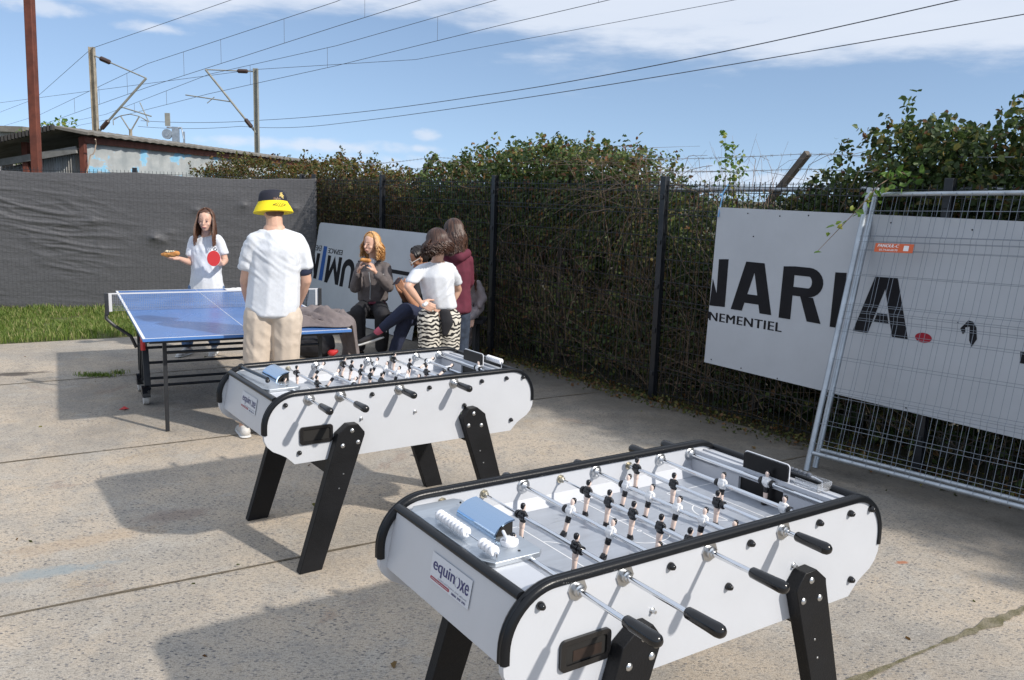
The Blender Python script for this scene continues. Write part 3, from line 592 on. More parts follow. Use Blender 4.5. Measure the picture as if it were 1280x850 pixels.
# older fence with barbed wire behind the mesh fence
t = thing('barbed_wire_fence', 'old fence with a grey top rail, angled post arms and barbed wire above the brambles', 'fence', fsd(-1, .5)); inv = Matrix.Translation(-t.location)
b = MB(); b.tube([fsd(-5.5, .45, 1.85), fsd(-2.5, .45, 1.88), fsd(1.9, .45, 1.96), fsd(4, .45, 1.98)], .021, 10); xf(b, inv); b.build('top_rail', galv, t)
for s0, z0, s1, z1 in ((.76, 1.86, 1.135, 2.236), (-4.96, 1.95, -4.36, 2.28), (-1.9, 1.85, -1.6, 2.25)):
    b = MB(); b.beam(fsd(s0, .5, 0), fsd(s0, .5, z0), .06, .06, upv=FD); b.beam(fsd(s0-.01, .5, z0-.02), fsd(s1, .42, z1), .05, .05); xf(b, inv); b.build('post', old_wood, t)
for k, (dz, dy) in enumerate(((0, 0), (-.12, .02), (-.24, .04))):
    b = MB(); pts = []
    for i in range(121):
        s = -7+11*i/120; zz = np.interp(s, [-7, -4.4, -1.6, 1.13, 4], [2.2, 2.27, 2.24, 2.23, 2.2])+dz-.03*sin(pi*((s+4.4) % 2.75)/2.75); pts.append(fsd(s, .42+dy, zz))
    b.tube(pts, .0028, 4, cap=False)
    for i in range(0, 120, 1):
        p = pts[i]; a = i*1.3; q = Vector((cos(a)*.6, 0, sin(a))).normalized()*.016; b.beam(p-q, p+q, .003, .003); b.beam(p+Vector((q.z, 0, -q.x)), p-Vector((q.z, 0, -q.x)), .003, .003)
    xf(b, inv); b.build('barbed_wire', galv, t, smooth=0)
# ------------------------------------------------------------------ printed boards
def smap(off0, off1=None, H=1.31):
    off1 = off0 if off1 is None else off1
    def f(s, z, e=0.):
        o_ = off0+(off1-off0)*z/H; return fsd(s, -(o_+e), z)
    return f
def poly(b, f, pts, e, m=0, th=.0015):
    n = len(pts); b.add([f(s, z, e) for s, z in pts]+[f(s, z, e+th) for s, z in pts], [list(range(n))[::-1], list(range(n, 2*n))]+[[i, (i+1) % n, n+(i+1) % n, n+i] for i in range(n)], m)
def fit_text(body, f, s0, s1, z0, z1, e, b, m=0, bold=.015, flip=False, shear=0., space=1.):
    tm = textmesh(body, 1., 0, .0, shear=shear, space=space); xs = [v[0] for v in tm.v]; ys = [v[1] for v in tm.v]
    a0, a1, b0, b1 = min(xs), max(xs), min(ys), max(ys); vs = []
    for x, y, _ in tm.v:
        u = (x-a0)/(a1-a0); v = (y-b0)/(b1-b0)
        if flip: u, v = 1-u, 1-v
        vs.append(f(s0+(s1-s0)*u, z0+(z1-z0)*v, e))
    b.add(vs, tm.f, m)
    if bold:
        o1 = f(s0, z0, e); ds = (f(s0+(s1-s0)*bold/max(1e-6, a1-a0), z0, e+.00012)-o1) if hasattr(o1, 'x') else Vector(f(s0+(s1-s0)*bold/(a1-a0), z0, e+.00012))-Vector(o1)
        ds2 = (f(s0-(s1-s0)*bold/(a1-a0), z0, e+.00024)-o1) if hasattr(o1, 'x') else Vector(f(s0-(s1-s0)*bold/(a1-a0), z0, e+.00024))-Vector(o1)
        for dv in (ds, ds2): b.add([Vector(v)+dv for v in vs], tm.f, m)
def letterA(b, f, x0, x1, t0, t1, z0, z1, e, w=.11, gap=0., bar=(.17, .35)):
    xm = (t0+t1)/2; zi = z1-.2*(z1-z0)
    il = lambda z: (x0+w)+(xm-x0-w)*(z-z0)/(zi-z0); ir = lambda z: (x1-w)+(xm-x1+w)*(z-z0)/(zi-z0)
    poly(b, f, [(x0, z0), (x0+w, z0), (xm, zi), (xm, z1), (t0, z1)], e); poly(b, f, [(xm, z1), (xm, zi), (x1-w, z0), (x1, z0), (t1, z1)], e)
    za = z0+bar[0]*(z1-z0); zb = z0+bar[1]*(z1-z0); poly(b, f, [(il(za)+gap, za), (ir(za)-gap, za), (ir(zb)-gap, zb), (il(zb)+gap, zb)], e)
def rounded(s0, z0, s1, z1, r, k=5, corners=(1, 1, 1, 1)):
    out = []
    for (cx, cz, a0), on in zip(((s0+r, z0+r, 180), (s1-r, z0+r, 270), (s1-r, z1-r, 0), (s0+r, z1-r, 90)), corners):
        if on: out += [(cx+r*cos(R(a0+90*i/k)), cz+r*sin(R(a0+90*i/k))) for i in range(k+1)]
        else: out.append((s0 if a0 in (180, 90) else s1, z0 if a0 in (180, 270) else z1))
    return out
f = smap(.055); t = thing('sign_board', 'white board hung on the fence reading NARIA. NEMENTIEL, partly behind the wire panel', 'sign', fsd(2.1, -.06)); inv = Matrix.Translation(-t.location)
b = MB(); poly(b, f, [(.617, .464), (3.65, .400), (3.66, 1.765), (.65, 1.779)], 0, 0, .004); xf(b, inv); b.build('panel', board_m, t, smooth=0)
b = MB(); e = .0052
def L_(ch):
    global b
    xf(b, inv); b.build('letter', vinyl_blk, t, smooth=0); b = MB()
poly(b, f, [(.697, .958), (.791, .962), (.795, 1.36), (.697, 1.352)], e); poly(b, f, [(.632, .957), (.697, .958), (.697, 1.065), (.648, 1.185)], e)
L_('N'); letterA(b, f, .853, 1.246, .971, 1.146, .953, 1.355, e)
L_('A'); poly(b, f, [(1.315, .943), (1.42, .943), (1.425, 1.355), (1.323, 1.347)], e)
cx, cz = 1.55, 1.2425; arc = [(cx+.125*cos(R(a)), cz+.1125*sin(R(a))) for a in range(90, -91, -15)]; arci = [(cx+.03*cos(R(a)), cz+.045*sin(R(a))) for a in range(-90, 91, 15)]
for i in range(12):
    poly(b, f, [arc[i], arc[i+1], arci[11-i], arci[12-i]], e)
poly(b, f, [(1.424, 1.2875), (1.55, 1.2875), (1.55, 1.355), (1.424, 1.355)], e); poly(b, f, [(1.421, 1.13), (1.55, 1.13), (1.55, 1.1975), (1.421, 1.1975)], e)
poly(b, f, [(1.565, .946), (1.683, .943), (1.60, 1.131), (1.49, 1.13)], e)
L_('R'); poly(b, f, [(1.76, .933), (1.855, .935), (1.855, 1.344), (1.765, 1.34)], e)
L_('I'); letterA(b, f, 1.947, 2.359, 2.078, 2.242, .930, 1.341, e, .115, .012, (.21, .37))
L_('A'); poly(b, f, [(2.70, 1.055), (2.72, 1.02), (2.735, 1.035), (2.73, 1.065), (2.758, 1.075), (2.765, .985), (2.785, .945), (2.812, 1.0), (2.80, 1.075), (2.775, 1.11), (2.745, 1.115)], e)
L_('peeled'); poly(b, f, [(3.085, .89), (3.45, .88), (3.45, .955), (3.08, .963)], e)
L_('')
b = MB(); fit_text('NEMENTIEL', f, .640, 1.349, .832, .903, e, b, bold=.03, space=1.1)
poly(b, f, [(.622, .845), (.636, .845), (.636, .905), (.622, .905)], e); xf(b, inv); b.build('small_lettering', vinyl_blk, t, smooth=0)
b = MB(); poly(b, f, [(2.465+.058*cos(R(a)), .957+.034*sin(R(a))) for a in range(0, 360, 20)], e); xf(b, inv); b.build('red_dot', vinyl_red, t, smooth=0)
for s, z in ((.69, .5), (.95, 1.74), (1.25, 1.73), (1.5, 1.745), (2.15, 1.72), (2.7, 1.7), (1.0, .48), (1.35, .46), (1.8, .45), (2.4, .45), (1.02, 1.56), (2.68, 1.09)): b = MB(); b.ell(inv @ f(s, z, .005), .006, n=1); b.build('screw_head', vinyl_blk, t)
b = MB(); b.tube([fsd(.665, -.07, 1.70), fsd(.66, -.02, 1.9), fsd(.668, .03, 1.97)], .006, 5); b.ell(fsd(.663, -.05, 1.88), .014, n=1); xf(b, inv); b.build('blue_tie', mat('blue_rope', (.15, .35, .6), .7), t)
f = smap(.33, .10); t = thing('sign_board', 'white board stood upside down at the fence foot, its lettering ESPACE LUMIN inverted', 'sign', fsd(-5.2, -.25)); inv = Matrix.Translation(-t.location)
b = MB(); poly(b, f, rounded(-6.68, .01, -3.68, 1.32, .06, corners=(0, 0, 1, 1)), 0, 0, .004); xf(b, inv); b.build('panel', board_m, t, smooth=0)
b = MB()
poly(b, f, [(-6.61, .495), (-6.51, .495), (-6.50, .87), (-6.60, .87)], e); poly(b, f, [(-6.675, .70), (-6.61, .56), (-6.61, .70), (-6.675, .84)], e)
L_('N')
x0, x1, z0, z1 = -6.24, -5.80, .475, .865; wst = .095
poly(b, f, [(x0, z0), (x0+wst, z0), (x0+wst, z1), (x0, z1)], e); poly(b, f, [(x1-wst, z0), (x1, z0), (x1, z1), (x1-wst, z1)], e)
xm = (x0+x1)/2; poly(b, f, [(x0+wst, z0), (x0+wst, z0+.16), (xm, z1), (xm, z1-.17)], e); poly(b, f, [(xm, z1), (xm, z1-.17), (x1-wst, z0), (x1-wst, z0+.16)], e)
L_('M')
poly(b, f, [(-5.76, .465), (-5.66, .465), (-5.66, .70), (-5.76, .70)], e); poly(b, f, [(-5.49, .465), (-5.39, .465), (-5.39, .70), (-5.49, .70)], e)
ao = [(-5.575+.185*cos(R(a)), .70+.16*sin(R(a))) for a in range(0, 181, 15)]; ai = [(-5.575+.085*cos(R(a)), .70+.07*sin(R(a))) for a in range(0, 181, 15)]
for i in range(12): poly(b, f, [ao[i], ao[i+1], ai[i+1], ai[i]], e)
L_('U'); poly(b, f, [(-5.33, .775), (-4.95, .775), (-4.95, .86), (-5.33, .86)], e); poly(b, f, [(-5.05, .465), (-4.95, .465), (-4.95, .775), (-5.05, .775)], e)
L_('L'); poly(b, f, [(-4.62, .774), (-3.98, .774), (-3.98, .822), (-4.62, .822)], e)
L_('')
b = MB(); poly(b, f, [(-6.43, .487), (-6.31, .487), (-6.31, .985), (-6.42, .985)], e); xf(b, inv); b.build('blue_stroke', vinyl_blue, t, smooth=0)
b = MB(); fit_text('ESPACE', f, -6.26, -5.82, .895, .966, e, b, bold=.03, flip=True); fit_text('EVE', f, -6.67, -6.49, .905, .985, e, b, bold=.03, flip=True); xf(b, inv); b.build('small_lettering', vinyl_blk, t, smooth=0)

# ------------------------------------------------------------------ leaning temporary fence panel
A0 = Vector((2.08, 5.75, 0)); T0 = Vector((2.48, 6.13, 1.95)); E0 = Vector((.60, -.80, 0)).normalized(); U0 = (T0-A0).normalized()
for k, (off, lab) in enumerate(((Vector((0, 0, 0)), 'galvanised temporary fence panel with an orange plate, leaning in front of the NARIA board'), (Vector((.085, .075, .0)), 'second galvanised wire panel leaning directly behind the one with the orange plate'))):
    A = A0+off; U = (T0+off+Vector((0, 0, .035*k))-A).normalized(); E = (E0-U*E0.dot(U)).normalized(); NV = E.cross(U).normalized()
    if NV.y > 0: NV = -NV
    Hh = 2.03; Wd = 3.45; t = thing('temporary_fence_panel', lab, 'fence panel', A, group=None); g = lambda u, v, n=0.: E*u+U*v+NV*n
    b = MB(); b.tube([g(0, 0), g(0, Hh)], .021, 12); b.build('left_pole', galv, t)
    b = MB(); b.tube([g(Wd, 0), g(Wd, Hh)], .021, 12); b.build('right_pole', galv, t)
    b = MB(); b.tube([g(.02, Hh-.045), g(Wd-.02, Hh-.045)], .016, 10); b.build('top_rail', galv, t)
    b = MB(); b.tube([g(.02, .13), g(Wd-.02, .13)], .016, 10); b.build('bottom_rail', galv, t)
    b = MB(); n = int(Wd/.098)
    for i in range(1, n):
        u = .03+i*.098+(.02*k); pts = [g(u, .13, .017), g(u, .52, .017), g(u, .56, .03), g(u, .6, .017), g(u, 1.08, .017), g(u, 1.14, .035), g(u, 1.2, .017), g(u, 1.62, .017), g(u, 1.66, .03), g(u, 1.70, .017), g(u, Hh-.045, .017)]; b.tube(pts, .0016, 4, cap=False)
    for v in (.2, .34, .54, .58, .80, 1.0, 1.09, 1.14, 1.19, 1.4, 1.58, 1.64, 1.68, 1.86): b.tube([g(.02, v, .021), g(Wd-.02, v, .021)], .0016, 4, cap=False)
    b.build('wire_mesh', wire_galv, t, smooth=0)
    if k == 0:
        # plate located on the panel plane
        nrm = NV; d = Vector(_ray(1117, 310).tolist()); o_ = Vector((0, 0, CAMZ)); q = o_+d*((A+NV*.03-o_).dot(nrm)/d.dot(nrm))-A; uc, vc = q.dot(E), q.dot(U)
        b = MB(); b.add([g(uc+x, vc+y, n_) for n_ in (.026, .030) for x, y in ((-.135, -.03), (.135, -.03), (.135, .03), (-.135, .03))], [[0, 1, 2, 3], [7, 6, 5, 4], [0, 1, 5, 4], [1, 2, 6, 5], [2, 3, 7, 6], [3, 0, 4, 7]]); pl = b.build('orange_plate', orange_pl, t, smooth=0)
        ff = lambda s, z, e_: g(uc+s, vc+z, .031+e_); b = MB()
        fit_text('PANOUL-C', ff, -.115, .035, .003, .024, .0, b, bold=.035, shear=.2); fit_text('03.74.60.60.70', ff, -.10, .03, -.022, -.009, .0, b, bold=.02)
        b.build('plate_lettering', paper_m, pl, smooth=0); b = MB()
        b.add([ff(x, y, 0) for x, y in ((.07, -.018), (.105, -.018), (.105, .018), (.07, .018))], [[0, 1, 2, 3]]); b.build('white_square', paper_m, pl, smooth=0)

# ------------------------------------------------------------------ table football
LT, WT, HT = 1.538, .737, .894
def t_profile(inset=0.):
    r = .145-inset; top = []
    for i in range(9): a = R(180-90*i/8); top.append((.158+r*cos(a), .732+r*sin(a)))
    for i in range(9): a = R(90-90*i/8); top.append((LT-.158+r*cos(a), .732+r*sin(a)))
    rt_ = [(1.526, .716), (1.536, .70), (1.534, .672), (1.52, .642), (1.495, .617), (1.462, .600), (1.432, .582), (1.405, .556), (1.39, .541)]
    return top+rt_+[(LT-x, z) for x, z in rt_[::-1]]
def rail_sweep(b, ylo, yhi):
    path = []; r = .145
    path.append((.158-r, .700, -1, 0))
    for i in range(13): a = R(180-90*i/12); path.append((.158+r*cos(a), .732+r*sin(a), cos(a), sin(a)))
    for i in range(1, 12): path.append((.158+(LT-.316)*i/12, .877, 0, 1))
    for i in range(13): a = R(90-90*i/12); path.append((LT-.158+r*cos(a), .732+r*sin(a), cos(a), sin(a)))
    path.append((LT-.158+r, .700, 1, 0))
    yc = (ylo+yhi)/2; hw = (yhi-ylo)/2
    sec = [(-hw, -.003), (-hw, .008), (-hw*.82, .0145), (-hw*.4, .0185), (-hw*.3, .0165), (hw*.3, .0165), (hw*.4, .0185), (hw*.82, .0145), (hw, .008), (hw, -.003)]
    vs = [(x+nx*o, yc+y, z+nz*o) for x, z, nx, nz in path for y, o in sec]; k = len(sec); n = len(path)
    fs = [[i*k+j, (i+1)*k+j, (i+1)*k+(j+1) % k, i*k+(j+1) % k] for i in range(n-1) for j in range(k)]+[list(range(k)), [(n-1)*k+j for j in range(k)][::-1]]
    b.add(vs, fs)
def player_mesh(team):
    b = MB(); J, K = (0, 1) if team == 'w' else (1, 1)   # jersey index in mats
    # local: rod axis at origin along y, z up, faces +x for black, -x for white
    s = 1 if team == 'b' else -1
    b.hullchain([((0, 0, .013), (.0095, .0145, .008)), ((0, 0, -.012), (.009, .011, .009))]); b.m = [0]*len(b.f)
    n0 = len(b.f); b.hullchain([((0, -.0155, .006), (.0065, .0045, .012)), ((0, -.011, -.012), (.0055, .003, .006))]); b.hullchain([((0, .0155, .006), (.0065, .0045, .012)), ((0, .011, -.012), (.0055, .003, .006))]); b.m = [0]*len(b.f)
    b.lathe([(-.013, .0125), (.013, .0125)], (0, 0, 0), (0, 1, 0), 14, 0)
    n1 = len(b.f); b.hullchain([((0, 0, -.02), (.009, .0105, .006)), ((0, 0, -.036), (.0082, .0105, .004))]); b.m = b.m[:n1]+[1]*(len(b.f)-n1)
    n1 = len(b.f); b.hullchain([((0, 0, -.034), (.007, .0095, .004)), ((-.001*s, 0, -.070), (.0055, .0085, .004))]); b.hullchain([((0, 0, .020), (.005, .005, .004)), ((.0005*s, 0, .032), (.0085, .0078, .010))]); b.ell((.0078*s, 0, .029), (.002, .0016, .002), n=1); b.m = b.m[:n1]+[2]*(len(b.f)-n1)
    n1 = len(b.f); b.hullchain([((-.0025*s, 0, .037), (.0085, .0083, .008)), ((-.004*s, 0, .030), (.0065, .008, .006))]); b.m = b.m[:n1]+[3]*(len(b.f)-n1)
    n1 = len(b.f); b.hullchain([((0, 0, -.068), (.008, .0105, .004)), ((.002*s, 0, -.080), (.0125, .011, .006))]); b.m = b.m[:n1]+[3]*(len(b.f)-n1)
    return b.mesh('player_figure', [fig_w if team == 'w' else fig_b, fig_b if team == 'w' else skinp, skinp, fig_b], 50)
PL = {'w': player_mesh('w'), 'b': player_mesh('b')}
def _lm(prof, n, m_, nm):
    b = MB(); b.lathe(prof, (0, 0, 0), (0, -1, 0), n); return b.mesh(nm, [m_])
STUD = _lm([(0, .011), (.004, .012), (.009, .011), (.018, .007), (.02, .003)], 12, black_pl, 'cap_stud'); BOLT = _lm([(0, .009), (.003, .009), (.005, .006), (.015, .005)], 10, steel, 'bolt')
LBOLT = _lm([(0, .0115), (.0015, .0115), (.005, .008), (.0065, .002)], 12, steel, 'leg_bolt'); LSCREW = _lm([(0, .004), (.0012, .003)], 8, steel, 'screw')
_b = MB(); _b.lathe([(-.006, .0125), (-.005, .0135), (.005, .0135), (.006, .0125)], (0, 0, 0), (0, 1, 0), 14); STOP = _b.mesh('rod_stopper', [black_pl])
def foosball(loc, rz, label, cfg):
    t = thing('foosball_table', label, 'table football', loc, rz, 'white table football tables in the yard')
    for y0, y1 in ((0, .022), (WT-.022, WT)):
        b = MB(); b.prism(t_profile(), 'y', y0, y1); sp = b.build('side_panel', white_lam, t)
        out = y0 < .01; yo = 0 if out else WT; sg = -1 if out else 1
        b = MB(); b.prism([(x, z) for x, z in rounded(.178, .637, .334, .712, .012)], 'y', yo+sg*.0, yo+sg*.009) if out else None
        if out:
            o_ = rounded(.172, .631, .338, .718, .016); i_ = rounded(.188, .647, .324, .704, .009); n = len(o_); b = MB()
            b.add([(x, -.010, z) for x, z in o_]+[(x, -.010, z) for x, z in i_]+[(x, -.0005, z) for x, z in o_]+[(x, .021, z) for x, z in i_], [[i, (i+1) % n, n+(i+1) % n, n+i] for i in range(n)]+[[2*n+i, 2*n+(i+1) % n, (i+1) % n, i] for i in range(n)]+[[n+i, n+(i+1) % n, 3*n+(i+1) % n, 3*n+i] for i in range(n)]); br = b.build('ball_return', black_pl, t)
            b = MB(); b.add([(x, -.004, z) for x, z in i_], [list(range(n))], 0); (b.box((.215, -.0055, .652), (.31, -.0045, .682), 1) if cfg['near'] else None); b.build('recess', [dark_hole, wood_in], br, smooth=0)
        b = MB()
        pts = [(.105, .835), (.547, .84), (.87, .84), (1.19, .842), (1.35, .843), (1.462, .838), (1.388, .603), (.17, .595), (1.083 if cfg['near'] == 0 else .788, .722)]
        for x, z in pts: link(STUD, 'cap_stud', sp, (x, yo, z), (0, 0, 0 if sg < 0 else pi))
        for x, z in ((.489, .722), (.788 if cfg['near'] == 0 else 1.083, .722)): link(BOLT, 'bolt', sp, (x, yo, z), (0, 0, 0 if sg < 0 else pi))
    for y0, y1 in ((-.007, .029), (WT-.029, WT+.007)):
        b = MB(); rail_sweep(b, y0, y1); b.build('edge_trim', black_rub, t, smooth=50)
    # end panels and their trims
    for mir in (0, 1):
        X = (lambda x: x) if not mir else (lambda x: LT-x)
        b = MB(); b.prism([(X(x), z) for x, z in ((.058, .852), (.082, .852), (.055, .655), (.026, .668), (.026, .675))], 'y', .0225, WT-.0225); ep = b.build('end_panel', white_lam, t, smooth=30)
        b = MB(); b.tube([(X(.066), .0225, .858), (X(.066), WT-.0225, .858)], .0165, 14, flat=.8); b.build('end_trim', black_rub, t)
        b = MB(); b.box((min(X(.083), X(.19)), .0225, .83), (max(X(.083), X(.19)), WT-.0225, .853)); b.box((min(X(.19), X(.178)), .0225, .78), (max(X(.19), X(.178)), .265, .8525)); b.box((min(X(.19), X(.178)), .47, .78), (max(X(.19), X(.178)), WT-.0225, .8525)); b.box((min(X(.19), X(.178)), .265, .835), (max(X(.19), X(.178)), .47, .8525))
        if mir: b.box((LT-.176, .023, .8535), (LT-.186, WT-.023, .866)); b.box((LT-.12, .023, .8535), (LT-.128, WT-.023, .859))
        b.build('end_shelf', white_in, t)
        b = MB(); b.box((min(X(.10), X(.177)), .265, .768), (max(X(.10), X(.177)), .47, .828)); b.build('goal_pocket', dark_hole, t)
        if not mir:
            # sticker on the end panel: (y,z) -> plane of the panel
            pf = lambda y, z, e_=0.: (.0555-(.852-z)*.181-.001-e_, y, z)
            b = MB(); b.add([pf(.452, .818, 0), pf(.445, .738, 0), pf(.228, .738, 0), pf(.228, .818, 0)], [[0, 1, 2, 3]]); st = b.build('sticker', sticker_w, ep, smooth=0)
            def txt(body, ya, yb, za, zb, mt, nm, bold=.02, sh=.0, e_=.0006):
                b = MB(); fit_text(body, lambda s, z, e2: pf(-s, z, e2), -ya, -yb, za, zb, e_, b, bold=bold, shear=sh); b.build(nm, mt, st, smooth=0)
            txt('equin', .436, .315, .763, .806, sticker_navy, 'logo_text'); txt('xe', .283, .240, .770, .799, sticker_navy, 'logo_text')
            b = MB()
            for c0, rr_, side in ((.3005, .0165, 1),):
                for (kx, a0, a1) in ((0, -75, 75),):
                    ar = [(c0-rr_*cos(R(a)), .785+rr_*sin(R(a))) for a in range(a0, a1+1, 15)]; ai_ = [(c0-.0105*cos(R(a))+.0005, .785+.013*sin(R(a))) for a in range(a0, a1+1, 15)]
                    for i in range(len(ar)-1): b.add([pf(*ar[i], .0006), pf(*ar[i+1], .0006), pf(*ai_[i+1], .0006), pf(*ai_[i], .0006)], [[0, 1, 2, 3]])
            b.build('logo_crescent', sticker_navy, st, smooth=0); b = MB(); ar = [(.2995+.0155*cos(R(a)), .785+.0155*sin(R(a))) for a in range(-75, 76, 15)]; ai_ = [(.2995+.0125*cos(R(a)), .785+.0145*sin(R(a))) for a in range(-75, 76, 15)]
            for i in range(len(ar)-1): b.add([pf(*ar[i], .0006), pf(*ar[i+1], .0006), pf(*ai_[i+1], .0006), pf(*ai_[i], .0006)], [[0, 1, 2, 3]])
            b.build('logo_crescent', sticker_grey, st, smooth=0)
            b = MB(); b.add([pf(y, z, .0006) for y, z in ((.44, .752), (.443, .7475), (.44, .743), (.335, .743), (.332, .7475), (.335, .752))], [list(range(6))]); b.build('red_band', sticker_red, st, smooth=0)
            txt('www.equinoxe.com', .434, .340, .7447, .7505, sticker_w, 'band_text', .005, e_=.0012); txt('LOCATION DE JEUX', .40, .24, .7535, .7585, sticker_grey, 'small_print', .005); txt('0800 390 390', .32, .245, .743, .7495, sticker_navy, 'phone_number', .02)
    # floor of the cabinet, playfield with its markings, inner bottom fillets
    b = MB(); b.box((.058, .0225, .64), (LT-.058, WT-.0225, .654)); b.build('cabinet_bottom', white_in, t)
    b = MB(); b.box((.178, .0225, .755), (LT-.178, WT-.0225, .765)); pf_ = b.build('playfield', field_m, t)
    b = MB(); lw = .0022; zl = .7656; cy = WT/2
    def ln(x0, y0, x1, y1): b.add([(min(x0, x1)-lw, min(y0, y1)-lw, zl), (max(x0, x1)+lw, min(y0, y1)-lw, zl), (max(x0, x1)+lw, max(y0, y1)+lw, zl), (min(x0, x1)-lw, max(y0, y1)+lw, zl)], [[0, 1, 2, 3]])
    ln(LT/2, .035, LT/2, cy-.105); ln(LT/2, cy-.095, LT/2, cy-.02); ln(LT/2, cy+.02, LT/2, cy+.095); ln(LT/2, cy+.105, LT/2, WT-.035)
    def arc_(cx, cy_, r, a0, a1, k=36):
        P_ = [R(a0+(a1-a0)*i/k) for i in range(k+1)]; vs = [(cx+(r+s*lw)*cos(a), cy_+(r+s*lw)*sin(a), zl) for a in P_ for s in (-1, 1)]
        b.add(vs, [[2*i, 2*i+1, 2*i+3, 2*i+2] for i in range(k)])
    arc_(LT/2, cy, .1, 0, 360); arc_(LT/2, cy, .006, 0, 360, 16)
    for m_ in (0, 1):
        X = (lambda x: x) if not m_ else (lambda x: LT-x)
        ln(X(.438), cy-.2225+.006, X(.438), cy+.2225-.006); ln(X(.182), cy-.2225, X(.434), cy-.2225); ln(X(.182), cy+.2225, X(.434), cy+.2225); ln(X(.30), cy-.12+.006, X(.30), cy+.12-.006); ln(X(.182), cy-.125, X(.296), cy-.125); ln(X(.182), cy+.125, X(.296), cy+.125)
        arc_(X(.40), cy, .09, *((-64, 64) if not m_ else (116, 244)), 20)
    b.build('pitch_lines', line_w, pf_, smooth=0)
    for y0, sg in ((.0225, 1), (WT-.0225, -1)):
        b = MB(); b.prism([(y0, .7655), (y0+sg*.03, .7655), (y0+sg*.008, .79), (y0, .80)], 'x', .192, LT-.192); b.build('side_ramp', white_in, t)
    # legs
    for far in (0, 1):
        for m_ in (0, 1):
            X = (lambda x: x) if not m_ else (lambda x: LT-x)
            oc = [(X(x), z) for x, z in ((.147, 0), (.262, 0), (.488, .655), (.487, .668), (.452, .712), (.400, .714), (.347, .672), (.344, .655))]
            y0, y1 = (-.048, -.0012) if not far else (WT+.0012, WT+.048)
            b = MB(); b.prism(oc, 'y', y0, y1); lg = b.build('leg', black_wood, t, bevel=.003)
            b = MB(); yo, sg = (-.048, -1) if not far else (WT+.048, 1)
            for x, z in ((.421, .682), (.372, .612), (.452, .620)): link(LBOLT, 'leg_bolt', lg, (X(x), yo, z), (0, 0, 0 if sg < 0 else pi))
            for x, z in ((.375, .47), (.352, .40)): link(LSCREW, 'screw', lg, (X(x), yo, z), (0, 0, 0 if sg < 0 else pi))
    for m_ in (0, 1):
        X = (lambda x: x) if not m_ else (lambda x: LT-x)
        b = MB(); b.beam((X(.325), -.001, .50), (X(.325), WT+.001, .50), .03, .07); b.beam((X(.325), .04, .47), (X(.43), .04, .56), .03, .04, upv=(0, 1, 0)); b.build('cross_brace', black_wood, t)
    # rods
    for k in range(8):
        x = .221+.1593*k; z = .8495; near = k in (0, 1, 3, 5); h, ys = cfg['rods'][k]; team = 'b' if near else 'w'
        if near: ye = -h; a, c = ye+.095, max(ys)+.03; far_end = WT-.01; yo = 0; sg = -1; yi = WT-.022
        else: ye = WT+h; a, c = ye-.095, min(ys)-.03; far_end = .01; yo = WT; sg = 1; yi = .022
        b = MB(); b.tube([(x, a, z), (x, c, z)], .0078, 12, 0); b.tube([(x, c, z), (x, far_end, z)], .0045, 8, 0); b.tube([(x, c+sg*.002, z), (x, c-sg*.004, z)], .0095, 12, 0); rod = b.build('rod', chrome, t)
        b = MB(); ax = (0, sg, 0)
        b.lathe([(0, .013), (.004, .0155), (.03, .0165), (.075, .0175), (.10, .0185), (.112, .0165), (.119, .011), (.121, .003)], (x, ye-sg*.12, z), ax, 16); b.build('handle', black_pl, rod)
        b = MB(); b.lathe([(0, .030), (.004, .030)], (x, yo, z), ax, 8); b.lathe([(.004, .018), (.014, .017), (.016, .012), (.022, .011)], (x, yo, z), ax, 14)
        b.lathe([(0, .026), (.003, .026), (.006, .020), (.014, .0175), (.018, .011)], (x, yo-sg*.022, z), (0, -sg, 0), 16); b.build('bushing', steel, rod)
        b = MB(); b.lathe([(0, .016), (.003, .016), (.004, .011), (.016, .011), (.02, .007)], (x, yi, z), ax, 8); b.build('inner_bearing', brass, rod)
        ln_ = cfg['lean'][k]
        for y in ys: link(PL[team], 'player_figure', rod, (x, y, z), (0, R(ln_), 0))
        for y in (max(ys)+.024, min(ys)-.024):
            if .05 < y < WT-.05: link(STOP, 'rod_stopper', rod, (x, y, z))
    # ball server and score beads, left end
    b = MB(); b.prism([(.078, .235), (.10, .2), (.245, .2), (.262, .215), (.262, .66), (.245, .682), (.10, .682), (.078, .65)], 'z', .8535, .8685); b.prism([(.078, .235), (.262, .215), (.262, .66), (.078, .65)], 'z', .83, .853) if 0 else None; pb = b.build('server_plate', brushed, t, bevel=.002)
    b = MB(); n = 10; o_ = [(.25-.070*cos(R(90*i/n)), .8686+.048*sin(R(90*i/n))) for i in range(n+1)]; i_ = [(.25-.065*cos(R(90*i/n)), .8686+.043*sin(R(90*i/n))) for i in range(n+1)][::-1]; b.prism(o_+i_, 'y', .335, .55); b.build('ball_hood', hood_mt, pb, smooth=30)
    b = MB(); b.prism([(.25-.0645*cos(R(90*i/n)), .8687+.0425*sin(R(90*i/n))) for i in range(n+1)]+[(.25, .8687)], 'y', .345, .54); b.build('ball_slot', dark_hole, pb, smooth=30)
    b = MB(); b.ell((.232, .615, .878), .004, n=1); b.ell((.20, .235, .8695), (.005, .005, .002), n=1); b.build('plate_screws', black_pl, pb)
    def beads(parent, x, ya, yb, z, groups, r=.017):
        b = MB(); b.tube([(x, ya, .86), (x, ya, z), (x, ya+.004, z+.002), (x, yb-.004, z+.002), (x, yb, z), (x, yb, .86)], .003, 6); rk = b.build('score_rod', chrome, parent)
        for y0, n_ in groups:
            for i in range(n_): link(BEAD, 'score_bead', rk, (x, y0+i*.0185, z+.002))
